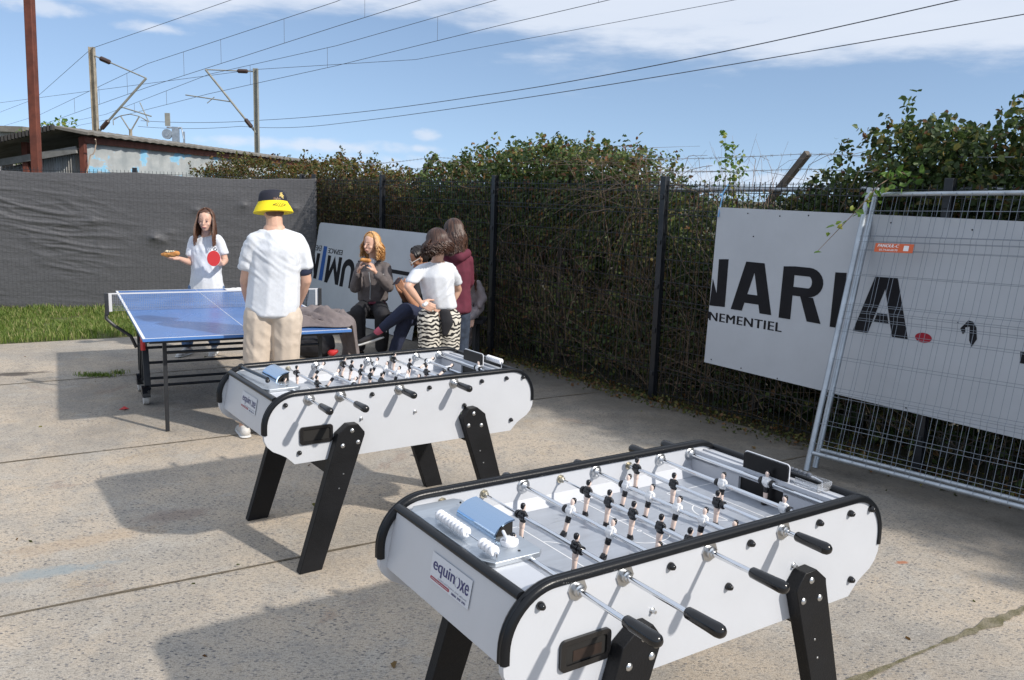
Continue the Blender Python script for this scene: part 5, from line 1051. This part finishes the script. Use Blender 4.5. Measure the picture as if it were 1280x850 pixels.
def hair(o, inv, c, Rh, n, L, mt, seed=1, wave=0., sector=118, top=1., spread=1., rad=.007, cap=True, heads=1., back=0., fl=.35, name='hair', sh=1., push=0.):
    b = MB(); rr = random.Random(seed); hc = Vector((0, -.012, .03))
    if cap: b.hullchain([(c+Rh @ (hc+Vector((0, -.022, .006)))*1., (.080*sh, .088*sh, .088*sh), Rh), (c+Rh @ Vector((0, -.045, -.03)), (.070, .06, .06), Rh)]); b.hullchain([(c+Rh @ Vector((0, -.02, .06)), (.078*sh, .075*sh, .062*sh), Rh), (c+Rh @ Vector((0, -.003, .073)), (.066*sh, .056*sh, .044*sh), Rh)])
    for i in range(n):
        phi = R(rr.uniform(-sector, sector)); th0 = R(rr.uniform(8, 30)); pts = []; rx, ry, rz_ = .084*sh*rr.uniform(.97, 1.10), .103*sh*rr.uniform(.97, 1.10), .096*sh*rr.uniform(.98, 1.08)
        dx, dy = sin(phi), -cos(phi); endth = R(100 if abs(phi) < R(80) else 86)
        for j in range(6):
            th = th0+(endth-th0)*j/5; pts.append(c+Rh @ (hc+Vector((rx*sin(th)*dx, ry*sin(th)*dy, rz_*cos(th)))))
        p = pts[-1].copy(); out = (Rh @ Vector((dx, dy, 0))); ll = L*rr.uniform(.82, 1.0); k = 8; ph = rr.uniform(0, 6); fq = rr.uniform(.8, 1.2); w_ = wave*rr.uniform(.5, 1.)
        fr = max(0, -cos(phi)*-1) if 0 else 0
        for j in range(1, k+1):
            t = j/k; q = p+Vector((0, 0, -1))*ll*t+out*(.022*sin(min(1, t*2.2)*pi/2)*spread)+Rh @ Vector((0, back*t, 0)); a = ph+t*14*fq*(1 if wave else 0)
            q += Rh @ Vector((0, push*min(1, t*1.6)*max(0., (abs(phi)-R(62))/R(40)), 0)); q += (Rh @ Vector((cos(a), sin(a)*.6, 0)))*w_*min(1, t*2); pts.append(q)
        rs = [rad]*6+[rad*(1-.5*(j/k)**2) for j in range(1, k+1)]; b.tube(pts, rs, 5, cap=True, flat=.6)
    xf(b, inv); return b.build(name, mt, o, smooth=60)
def shoe(o, inv, ank, f, mt, s=1., sole=None):
    f = Vector(f).normalized(); z0 = ank.z-.08; a = Vector((ank.x, ank.y, z0)); b = MB(); Rf = basis((f.x, f.y, 0))
    b.hullchain([(a-f*.045+Vector((0, 0, .045)), (.036*s, .04*s, .042), Rf), (a+f*.02+Vector((0, 0, .05)), (.038*s, .04*s, .045), Rf), (a+f*.12+Vector((0, 0, .028)), (.043*s, .05*s, .026), Rf), (a+f*.175+Vector((0, 0, .022)), (.034*s, .03*s, .018), Rf)]); b.hullchain([(a-f*.02+Vector((0, 0, .075)), (.036, .036, .02), Rf), (a-f*.02+Vector((0, 0, .04)), (.036, .036, .03), Rf)])
    m = remesh(b, .008, 3); xf(m, inv); sh = m.build('shoe', mt, o, smooth=180)
    b = MB(); b.hullchain([(a-f*.05+Vector((0, 0, .010)), (.040*s, .042*s, .010), Rf), (a+f*.12+Vector((0, 0, .010)), (.047*s, .05*s, .010), Rf), (a+f*.178+Vector((0, 0, .012)), (.036*s, .03*s, .010), Rf)]); xf(b, inv); b.build('sole', sole or sole_m, sh, smooth=50); return sh
V = Vector
def Z(v, dz): return v+V((0, 0, dz))

# --- woman facing the camera with paddle and sandwich
J = dict(head=at(257.3, 275.5, 9.12), fwd=(.10, -1, -.12), neck=at(257.6, 293.5, 9.17), sa=at(242, 299.5, 9.17), sb=at(273.5, 299, 9.15), ea=at(238, 328.5, 9.14), eb=at(281.5, 325, 9.18), wa=at(223.5, 323, 8.98), wb=at(278.5, 330, 8.97), pelvis=at(258, 357, 9.2),
    pa=at(247, 362, 9.2), pb=at(269, 362, 9.2), ka=at(239, 402, 9.14), kb=at(265, 402, 9.14), fa=(-.2, -1, 0), fb=(.15, -1, 0))
J['na'] = V((onz(231, 445).x, onz(231, 445).y+.08, .08)); J['nb'] = V((onz(265, 444).x, onz(265, 444).y+.08, .08))
J['ha'] = ((-.95, -.28, .05), (.05, -.3, 1), .55, 1); J['hb'] = ((-.75, -.35, .25), (-.5, .3, .4), .75, -1)
W, inv, Rh = figure('young woman in a long pale T-shirt facing us, holding a red bat and a baguette', (J['head'].x, 9.15, 0), J, .93)
fo = folds(.007, 14, 4.5, 2, .5)
wear(W, inv, 't_shirt', [[(Z(J['neck'], -.045), (.085, .07, .04)), (at(257.5, 312, 9.17), (.165, .125, .10)), (at(258, 340, 9.17), (.16, .115, .12)), (at(258.5, 366, 9.19), (.195, .135, .06))],
    [(J['neck']-V((0, 0, .06)), .052), (J['sa']*.88+J['neck']*.12-V((0, 0, .010)), .058), (J['sa']*.8+J['ea']*.2, .056), (J['sa']*.36+J['ea']*.64, (.062, .062, .03))], [(J['neck']-V((0, 0, .06)), .052), (J['sb']*.88+J['neck']*.12-V((0, 0, .010)), .058), (J['sb']*.8+J['eb']*.2, .056), (J['sb']*.36+J['eb']*.64, (.062, .062, .03))]], tee_m, fold=fo)
wear(W, inv, 'jeans', [[(J['p'+k], .105), (J['k'+k], .075), (Z(J['n'+k], .05), .062)] for k in 'ab']+[[(J['pa'], .10), (J['pb'], .10)]], jean_m, fold=folds(.008, 10, 12, 4))
for k in 'ab': shoe(W, inv, J['n'+k], J['f'+k], shoe_w, .95)
hair(W, inv, J['head'], Rh, 420, .30, hair_br, 3, .005, 112, spread=.7, rad=.0045, push=.075)
b = MB()   # grey print on the chest
for a in range(0, 300, 12):
    p = at(269+1.9*cos(R(a)), 311.5+1.7*sin(R(a)), 9.03); b.ell(inv @ p, .006, n=1)
xf(b, Matrix.Identity(4)); b.build('chest_print', mat('grey_print', (.1, .11, .13), .8), W)
# bat
pc = at(267.2, 323, 8.90); Rp = basis((.18, -1, .12)); t = MB(); R3 = Rp.to_4x4(); ax = Rp @ V((0, 1, 0))
b = MB(); b.v = []; out = [(.066*cos(R(a)), .080*sin(R(a))) for a in range(0, 360, 12)]
b.add([pc+Rp @ V((x, y, z)) for y in (-.001, .004) for x, z in out], [list(range(30)), list(range(30, 60))[::-1]]+[[i, (i+1) % 30, 30+(i+1) % 30, 30+i] for i in range(30)]); bat = b.build('table_tennis_bat', red_pl, smooth=30, loc=pc); tag(bat, "red-faced table tennis bat in the young woman's left hand", 'bat')
b = MB(); out = [(.068*cos(R(a)), .082*sin(R(a))) for a in range(0, 360, 12)]; b.add([pc+Rp @ V((x, y, z)) for y in (-.010, -.0015) for x, z in out], [list(range(30)), list(range(30, 60))[::-1]]+[[i, (i+1) % 30, 30+(i+1) % 30, 30+i] for i in range(30)]); xf(b, Matrix.Translation(-pc)); b.build('blade', paper_m, bat, smooth=30)
b = MB(); hd = (J['wb']+V((-.05, -.03, .02))-pc); b.beam(V((0, 0, 0))+hd*.55, hd*1.25, .028, .02); b.build('grip', bread_m, bat, bevel=.004)
# baguette sandwich
sc = at(213.5, 318, 8.86); b = MB(); b.hullchain([(sc+V((-.088, 0, -.004)), (.016, .018, .014)), (sc+V((-.04, 0, 0)), (.036, .034, .032)), (sc+V((.03, 0, .008)), (.038, .036, .034)), (sc+V((.07, 0, .012)), (.025, .028, .028))]); m = remesh(b, .007, 3, fold=lambda p, n: .004*mnoise.noise(p*40)); s_ = m.build('baguette_sandwich', bread_m, smooth=180, loc=sc); tag(s_, "filled baguette held out on the young woman's right hand", 'sandwich')
b = MB()
for i in range(14): b.ell((-.04+.085*i/13, -.02+.01*sin(i*2.), .032+.006*sin(i*1.7)), (.012, .012, .007), n=1)
b.build('filling', cream_m, s_)

# --- man with bucket hat, back to the camera
J = dict(head=at(341, 259, 6.12), fwd=(-.50, .86, -.22), neck=at(343, 281, 6.08), sa=at(316, 303, 6.04), sb=at(374, 303, 6.12), ea=at(306.5, 351, 6.10), eb=at(383, 350, 6.18), wa=at(313, 386, 6.30), wb=at(371, 384, 6.36), pelvis=at(341, 388, 6.11),
    pa=at(325, 400, 6.10), pb=at(358, 401, 6.13), ka=at(321, 468, 6.13), kb=at(357, 466, 6.17), fa=(-.45, .9, 0), fb=(.2, 1, 0))
J['na'] = V((onz(304, 546).x, onz(304, 546).y+.03, .08)); J['nb'] = V((onz(352, 548).x, onz(352, 548).y+.03, .08))
J['ha'] = ((.5, .8, -.1), (.8, -.4, -.2), .7, 1); J['hb'] = ((-.8, .5, -.1), (-.3, -.5, -.2), .7, -1)
Mn, inv, Rh = figure('man in a yellow and black bucket hat, pale T-shirt and beige trousers, seen from behind', (J['head'].x, 6.08, 0), J, 1.06, face=False)
wear(Mn, inv, 't_shirt', [[(Z(J['neck'], -.055), (.085, .085, .035)), (at(344.5, 312, 6.09), (.195, .13, .10)), (at(343, 345, 6.10), (.185, .135, .12)), (at(341, 380, 6.11), (.195, .145, .055)), (at(339, 392, 6.11), (.19, .145, .03))],
    [(J['neck']-V((0, 0, .06)), .06), (J['sa']*.88+J['neck']*.12-V((0, 0, .010)), .068), (J['sa']*.8+J['ea']*.2, .068), (J['sa']*.36+J['ea']*.64, (.070, .070, .03))], [(J['neck']-V((0, 0, .06)), .06), (J['sb']*.88+J['neck']*.12-V((0, 0, .010)), .068), (J['sb']*.8+J['eb']*.2, .068), (J['sb']*.36+J['eb']*.64, (.070, .070, .03))]], tee_m, fold=folds(.009, 13, 5.0, 6, 1.1), voxel=.008, smooth=4)
wear(Mn, inv, 'under_sleeve', [[(J['sb']*.38+J['eb']*.62, .058), (J['sb']*.27+J['eb']*.73, .055)]], navy_m)
wear(Mn, inv, 'trousers', [[(J['p'+k]+V((0, 0, .03)), (.115, .125, .11)), (J['k'+k], (.092, .1, .09)), (Z(J['n'+k], .10), (.078, .085, .06)), (Z(J['n'+k], .05), (.072, .08, .03))] for k in 'ab']+[[(Z(J['pa'], .06), (.11, .12, .08)), (Z(J['pb'], .06), (.11, .12, .08))]], beige_m, fold=folds(.009, 11, 6, 8), smooth=4)
for k in 'ab': shoe(Mn, inv, J['n'+k], J['f'+k], shoe_w, 1.08)
hair(Mn, inv, J['head'], Rh, 160, .035, hair_br, 5, .003, 95, spread=-.3, rad=.005, sh=.88)
hc = J['head']+Rh @ V((0, -.01, .028)); Ra = (Rh @ V((0, -.05, 1))).normalized(); b = MB()
hat = MB(); hat.lathe([(-.004, .101), (.03, .098), (.06, .092), (.082, .078), (.088, .05), (.090, .004)], hc, Ra, 28); xf(hat, inv); ho = hat.build('bucket_hat', hatb_m, Mn, smooth=50)
b = MB(); b.lathe([(.006, .1025), (.001, .103), (-.03, .121), (-.068, .139), (-.070, .137), (-.032, .118), (-.002, .100)], hc, Ra, 36); xf(b, inv); b.build('hat_brim', yellow_m, ho, smooth=50)
b = MB()
for i in range(26):   # gold emblem on the crown
    a = rng.uniform(0, 6.28); r_ = rng.uniform(0, 1)**.5; u_, v_ = .018*r_*cos(a), .024*r_*sin(a); th = R(205)+u_/.1; b.ell(inv @ (hc+Rh @ V((.0965*-sin(th), .0965*cos(th)*1., .036+v_))), .0048, n=1)
b.build('emblem', gold_m, ho)
b = MB()
for i in range(60):   # dark printed motif on the brim
    th = R(166)+R(42)*i/60; rr_ = .1275; b.ell(inv @ (hc+Rh @ V((rr_*-sin(th), rr_*cos(th), -.034+.015*sin(i*2.3)*sin(pi*i/60)))), (.0018, .002, .0028), n=1)
b.build('brim_motif', hatb_m, ho)

# --- seated friend with long blond hair eating
J = dict(head=at(464, 304.5, 9.40), fwd=(-.55, -.85, -.12), neck=at(466.5, 323, 9.50), sa=at(451.5, 332, 9.5), sb=at(482, 333, 9.5), ea=at(444, 359, 9.36), eb=at(485, 358, 9.34), wa=at(448.5, 338, 9.19), wb=at(469, 340, 9.17), pelvis=at(466, 380, 9.6),
    pa=at(458, 384, 9.55), pb=at(474, 384, 9.55), ka=at(447, 391, 9.16), kb=at(478, 393, 9.14), na=at(449, 428, 9.24), nb=at(477, 429, 9.22), fa=(-.3, -1, 0), fb=(.1, -1, 0), ha=((.35, -.15, 1), (.8, .1, -.1), .65, -1), hb=((-.45, -.15, 1), (-.8, .1, -.1), .65, 1))
J['na'].z = .08; J['nb'].z = .08
G, inv, Rh = figure('seated friend with long wavy blond hair and a grey-brown zipped hoodie, eating a bun', (J['pelvis'].x, 9.5, 0), J, .92)
wear(G, inv, 'hoodie', [[(Z(J['neck'], -.06), (.11, .085, .04)), (at(467, 343, 9.5), (.17, .12, .10)), (at(466, 362, 9.52), (.175, .13, .10)), (at(466, 374, 9.54), (.175, .135, .05))],
    [(Z(J['sa'], -.02), .068), (J['ea'], .066), (J['wa']*.8+J['ea']*.2, .046)], [(Z(J['sb'], -.02), .068), (J['eb'], .066), (J['wb']*.8+J['eb']*.2, .046)], [(Z(J['neck'], -.06), .06), (Z(J['sa'], -.015), .058)], [(Z(J['neck'], -.06), .06), (Z(J['sb'], -.015), .058)],
    [(J['neck']+V((-.07, .04, -.01)), .04), (J['neck']+V((0, .08, .0)), .05), (J['neck']+V((.07, .04, -.01)), .04)]], hood_m, fold=folds(.014, 9, 7, 12, .3))
wear(G, inv, 'undershirt', [[(J['neck']+V((0, -.045, -.035)), (.05, .04, .05)), (J['neck']+V((-.01, -.075, -.10)), (.03, .03, .03))]], tee_m); wear(G, inv, 'shirt_hem', [[(at(462, 379, 9.42), (.02, .03, .018)), (at(479, 379, 9.42), (.04, .05, .018))]], maroon_m)
b = MB(); b.tube([inv @ at(461, 340, 9.355), inv @ at(463.2, 356, 9.36), inv @ at(462.5, 374, 9.37)], .006, 6); b.build('zip', galv, G)
b = MB(); b.tube([inv @ at(474, 341.5, 9.345), inv @ at(480, 343, 9.36)], .007, 6, flat=.4); b.build('chest_mark', paper_m, G)
wear(G, inv, 'trousers', [[(J['p'+k], .10), (J['k'+k], .088), (Z(J['n'+k], .06), .072)] for k in 'ab'], blackc, fold=folds(.009, 10, 9, 14))
b = MB(); b.tube([inv @ at(486, 386, 9.2), inv @ at(484.5, 396, 9.1), inv @ at(483, 415, 9.12)], .006, 5); b.build('side_stripe', paper_m, G)
for k in 'ab': shoe(G, inv, J['n'+k], J['f'+k], shoe_b)
hair(G, inv, J['head'], Rh, 380, .21, hair_bl, 9, .022, 110, spread=1.7, rad=.0048)
c = at(457, 325.5, 9.12); b = MB(); b.hullchain([(c+V((-.03, 0, .005)), (.035, .03, .02)), (c+V((.03, 0, 0)), (.035, .03, .022))]); m = remesh(b, .006, 2, fold=lambda p, n: .004*mnoise.noise(p*45)); o = m.build('bun', bread_m, smooth=180, loc=c); tag(o, 'golden bun held to the mouth of the blond seated friend', 'bun')

# --- friend bent over a phone, half hidden
J = dict(head=at(523, 322.5, 9.30), fwd=(-.85, -.35, -.55), neck=at(531, 338, 9.38), sa=at(521, 349, 9.22), sb=at(545, 349, 9.5), ea=at(520, 385, 9.10), eb=at(508, 376, 9.45), wa=at(504.5, 362, 9.02), wb=at(499, 363, 9.2), pelvis=at(533, 391, 9.42),
    pa=at(529, 391, 9.3), pb=at(530, 392, 9.45), ka=at(506, 388, 8.98), kb=at(507, 400, 9.1), na=at(472, 415, 8.95), nb=at(493, 440, 9.1), fa=(-.9, -.25, -.2), fb=(-.8, -.4, 0), ha=((-.55, -.1, .9), (-.3, .5, .5), .6, -1), hb=((-.2, -.2, .9), (.3, -.4, .5), .6, 1))
J['nb'].z = .08
Fp, inv, Rh = figure('seated friend with tied black hair in navy trousers, legs crossed, looking down at a phone', (J['pelvis'].x, 9.35, 0), J, .95, skin2)
wear(Fp, inv, 'navy_top', [[(Z(J['neck'], -.05), (.09, .09, .04)), (at(531, 355, 9.38), (.15, .15, .11)), (at(532, 378, 9.4), (.165, .155, .10))], [(Z(J['sa'], -.02), .068), (J['sa']*.5+J['ea']*.5, .058)], [(Z(J['sb'], -.02), .068), (J['eb'], .055)]], blackc, fold=folds(.01, 9, 7, 22))
wear(Fp, inv, 'trousers', [[(J['pa'], .105), (J['ka'], .082), (J['na']*.8+J['ka']*.2, .052)], [(J['pb'], .105), (J['kb'], .085), (Z(J['nb'], .05), .062)]], navy_m, fold=folds(.008, 10, 9, 24))
f_ = V((-.9, -.25, -.22)).normalized(); a = J['na']+V((-.01, 0, -.03)); b = MB(); b.hullchain([(a-f_*.03, (.045, .04, .045)), (a+f_*.08+V((0, 0, -.015)), (.045, .042, .034)), (a+f_*.17+V((0, 0, -.03)), (.035, .036, .024))]); m = remesh(b, .008, 3); xf(m, inv); sh = m.build('shoe', shoe_b, Fp, smooth=180)
b = MB(); dn = V((0, 0, -.04)); b.hullchain([(a-f_*.05+dn, (.035, .04, .012)), (a+f_*.08+dn*1.4, (.04, .043, .012)), (a+f_*.19+dn*1.6, (.03, .036, .01))]); xf(b, inv); b.build('sole', sole_m, sh)
b = MB(); b.hullchain([(J['na']*.88+J['ka']*.12, .043), (J['na']+V((0, 0, -.005)), .045)]); m = remesh(b, .008, 2); xf(m, inv); m.build('pink_sock', pink_m, Fp, smooth=180); shoe(Fp, inv, J['nb'], J['fb'], shoe_b)
hair(Fp, inv, J['head'], Rh, 120, .02, hair_bk, 12, 0, 118, spread=-.5); b = MB(); b.ell(inv @ (J['head']+Rh @ V((0, -.13, .04))), .04); b.build('hair_bun', hair_bk, Fp)
b = MB(); q = lambda x, y, z: inv @ (J['head']+Rh @ V((x, y, z)))
for s in (-1, 1): b.tube([q(s*.032+.024*cos(R(a)), .098, .002+.019*sin(R(a))) for a in range(0, 361, 30)], .003, 5); b.tube([q(s*.056, .098, .004), q(s*.08, .0, .006)], .004, 5)
b.tube([q(-.008, .098, .004), q(.008, .098, .004)], .003, 5); b.build('glasses', sole_m, Fp)
c = at(497, 351, 8.96); b = MB(); mm = basis((-.45, -.30, .9)).to_4x4(); mm.translation = c; b.box((-.036, -.005, -.07), (.036, .004, .07), 0, mm @ Matrix.Rotation(R(35), 4, 'Y')); o = b.build('smartphone', glassm, smooth=0, bevel=.004, loc=c); tag(o, 'smartphone with a pale back held up by the seated friend in navy', 'phone')

# --- friend in a pale T-shirt and zebra trousers, back to the camera
zebra, nt3, zb = newmat('zebra_print'); tc3 = N(nt3, 'ShaderNodeTexCoord'); wv = N(nt3, 'ShaderNodeTexWave', wave_type='BANDS', bands_direction='Z', i_Scale=8.5, i_Distortion=11., i_Detail=2.); wv.inputs['Detail Scale'].default_value = 1.2; nt3.links.new(tc3.outputs['Object'], wv.inputs['Vector'])
cr3 = N(nt3, 'ShaderNodeValToRGB'); cr3.color_ramp.elements[0].position = .42; cr3.color_ramp.elements[0].color = (.015, .014, .015, 1); cr3.color_ramp.elements[1].position = .5; cr3.color_ramp.elements[1].color = (.62, .59, .52, 1); nt3.links.new(wv.outputs[0], cr3.inputs[0]); nt3.links.new(cr3.outputs[0], zb.inputs['Base Color']); zb.inputs['Roughness'].default_value = .85
J = dict(head=at(546, 304, 7.56), fwd=(-.72, .62, -.3), neck=at(547, 324, 7.62), sa=at(524, 339, 7.56), sb=at(563, 337, 7.7), ea=at(510, 358, 7.44), eb=at(573, 362, 7.9), wa=at(526, 379, 7.50), wb=at(564, 380, 7.9), pelvis=at(549, 392, 7.66),
    pa=at(537, 399, 7.62), pb=at(561, 399, 7.7), ka=at(536, 447, 7.6), kb=at(562, 447, 7.7), fa=(-.3, 1, 0), fb=(.1, 1, 0), ha=((.85, -.1, -.3), (.2, 1, -.2), .6, 1), hb=((-.5, .3, -.4), (0, -1, 0), .6, 1))
J['na'] = V((J['ka'].x, 7.63, .08)); J['nb'] = V((J['kb'].x, 7.72, .08))
Zg, inv, Rh = figure('friend with shoulder-length wavy brown hair, pale T-shirt and zebra-striped trousers, hand on hip', (J['pelvis'].x, 7.64, 0), J, .95, face=False)
wear(Zg, inv, 't_shirt', [[(Z(J['neck'], -.055), (.09, .09, .04)), (at(545, 345, 7.63), (.165, .14, .10)), (at(548, 368, 7.65), (.15, .13, .10)), (at(551, 383, 7.67), (.155, .12, .035))],
    [(J['neck']-V((0, 0, .06)), .055), (J['sa']*.88+J['neck']*.12-V((0, 0, .010)), .061), (J['sa']*.8+J['ea']*.2, .060), (J['sa']*.36+J['ea']*.64, (.064, .064, .03))], [(J['neck']-V((0, 0, .06)), .055), (J['sb']*.88+J['neck']*.12-V((0, 0, .010)), .061), (J['sb']*.8+J['eb']*.2, .060), (J['sb']*.36+J['eb']*.64, (.064, .064, .03))]], tee_m, fold=folds(.009, 13, 5, 31, -.8), smooth=4)
wear(Zg, inv, 'zebra_trousers', [[(Z(J['p'+k], .01), (.115, .12, .11)), (J['k'+k], .09), (Z(J['n'+k], .06), .085)] for k in 'ab'], zebra, fold=folds(.008, 8, 6, 33))
wear(Zg, inv, 'black_seat_panel', [[(at(556, 390, 7.56), (.055, .02, .03)), (at(559, 403, 7.55), (.06, .022, .05)), (at(556, 417, 7.56), (.03, .02, .03))]], blackc)
for k in 'ab': shoe(Zg, inv, J['n'+k], J['f'+k], shoe_w, .92)
hair(Zg, inv, J['head'], Rh, 460, .15, hair_dk, 17, .024, 122, spread=1.9, rad=.0048)
b = MB(); q = lambda x, y, z: inv @ (J['head']+Rh @ V((x, y, z))); b.tube([q(-.032+.026*cos(R(a)), .10, .002+.022*sin(R(a))) for a in range(0, 361, 30)], .002, 5); b.tube([q(-.058, .10, .006), q(-.085, .0, .006)], .0025, 5); b.build('glasses', galv, Zg)
b = MB(); c = at(530.5, 381, 7.40); b.hullchain([(c, (.022, .018, .02)), (c+V((.02, 0, .015)), (.018, .016, .016))]); m = remesh(b, .005, 1, fold=lambda p, n: .006*mnoise.noise(p*60)); o = m.build('crumpled_tissue', paper_m, smooth=60, loc=c); tag(o, 'crumpled white tissue in the hand resting on the zebra trousers', 'tissue')

# --- friend in a maroon hoodie
J = dict(head=at(567, 290, 8.42), fwd=(-.55, .8, -.25), neck=at(571, 312, 8.45), sa=at(556, 324, 8.42), sb=at(584, 323, 8.52), ea=at(552, 354, 8.5), eb=at(586, 352, 8.6), wa=at(556, 374, 8.7), wb=at(574, 372, 8.8), pelvis=at(571, 388, 8.5),
    pa=at(564, 394, 8.48), pb=at(577, 394, 8.52), ka=at(564, 432, 8.5), kb=at(577, 432, 8.55), fa=(-.3, 1, 0), fb=(.1, 1, 0), hb=((-.6, .6, .2), (0, 0, 1), .7, 1), ha=((.3, .8, .2), (0, 0, 1), .7, 1))
J['na'] = V((J['ka'].x, 8.5, .08)); J['nb'] = V((J['kb'].x, 8.55, .08))
Mg, inv, Rh = figure('friend with very long dark hair and a maroon hoodie, standing behind the zebra trousers', (J['pelvis'].x, 8.5, 0), J, .95, face=False)
wear(Mg, inv, 'hoodie', [[(Z(J['neck'], -.06), (.10, .085, .04)), (at(571, 338, 8.48), (.145, .12, .10)), (at(571, 360, 8.5), (.14, .12, .10)), (at(571.5, 378, 8.5), (.145, .125, .06)), (at(571.5, 388, 8.5), (.15, .135, .04))], [(Z(J['sa'], -.02), .066), (J['ea'], .058), (J['wa'], .045)], [(Z(J['sb'], -.02), .066), (J['eb'], .058), (J['wb'], .045)],
    [(J['neck']+V((-.05, -.08, -.03)), .045), (J['neck']+V((.03, -.11, -.06)), .06), (J['neck']+V((.10, -.06, -.03)), .05)]], maroon_m, fold=folds(.012, 9, 5, 41))
wear(Mg, inv, 'trousers', [[(J['p'+k], .095), (J['k'+k], .075), (Z(J['n'+k], .06), .062)] for k in 'ab'], jean_d, fold=folds(.008, 9, 8, 43))
for k in 'ab': shoe(Mg, inv, J['n'+k], J['f'+k], shoe_b)
hair(Mg, inv, J['head'], Rh, 460, .25, hair_dk, 23, .016, 125, spread=1.5, rad=.0048)

# --- friend behind, bending down in a mauve-grey tracksuit
J = dict(head=at(584, 352, 9.25), fwd=(.45, -.5, -.75), neck=at(591, 357, 9.38), sa=at(584, 360, 9.42), sb=at(599, 363, 9.5), ea=at(584, 388, 9.35), eb=at(599, 385, 9.4), wa=at(583, 402, 9.25), wb=at(590, 396, 9.28), pelvis=at(584, 386, 9.62),
    pa=at(580, 390, 9.6), pb=at(588, 390, 9.65), ka=at(580, 408, 9.42), kb=at(586, 408, 9.48), na=at(577, 428, 9.6), nb=at(583, 428, 9.65), fa=(.3, -1, 0), fb=(.3, -1, 0), ha=((0, -.2, -1), (.3, -1, 0), .5, 1), hb=((-.2, -.4, -1), (0, -1, 0), .5, 1))
J['na'].z = .08; J['nb'].z = .08
Bg, inv, Rh = figure('person in a mauve-grey hooded tracksuit bending down, mostly hidden by the maroon hoodie', (J['pelvis'].x, 9.5, 0), J, .9, face=False)
wear(Bg, inv, 'tracksuit_top', [[(J['neck'], (.09, .09, .06)), (at(590, 370, 9.48), (.14, .13, .11)), (at(586, 383, 9.58), (.13, .12, .09))], [(J['sa'], .065), (J['ea'], .058), (J['wa'], .045)], [(J['sb'], .065), (J['eb'], .06), (J['wb'], .045)], [(at(597, 356, 9.35), .05), (at(603, 372, 9.35), .055), (at(600, 382, 9.32), .035)]], track_m, fold=folds(.014, 9, 6, 51))
wear(Bg, inv, 'tracksuit_trousers', [[(J['p'+k], .11), (J['k'+k], .085), (Z(J['n'+k], .05), .06)] for k in 'ab'], track_m, fold=folds(.01, 9, 8, 53))
for k in 'ab': shoe(Bg, inv, J['n'+k], J['f'+k], shoe_w)
hair(Bg, inv, J['head'], Rh, 160, .12, hair_br, 29, .008, 120, spread=.4); b = MB(); b.ell(inv @ at(584.5, 342, 9.15), .022); b.build('hair_clip', yellow_m, Bg)
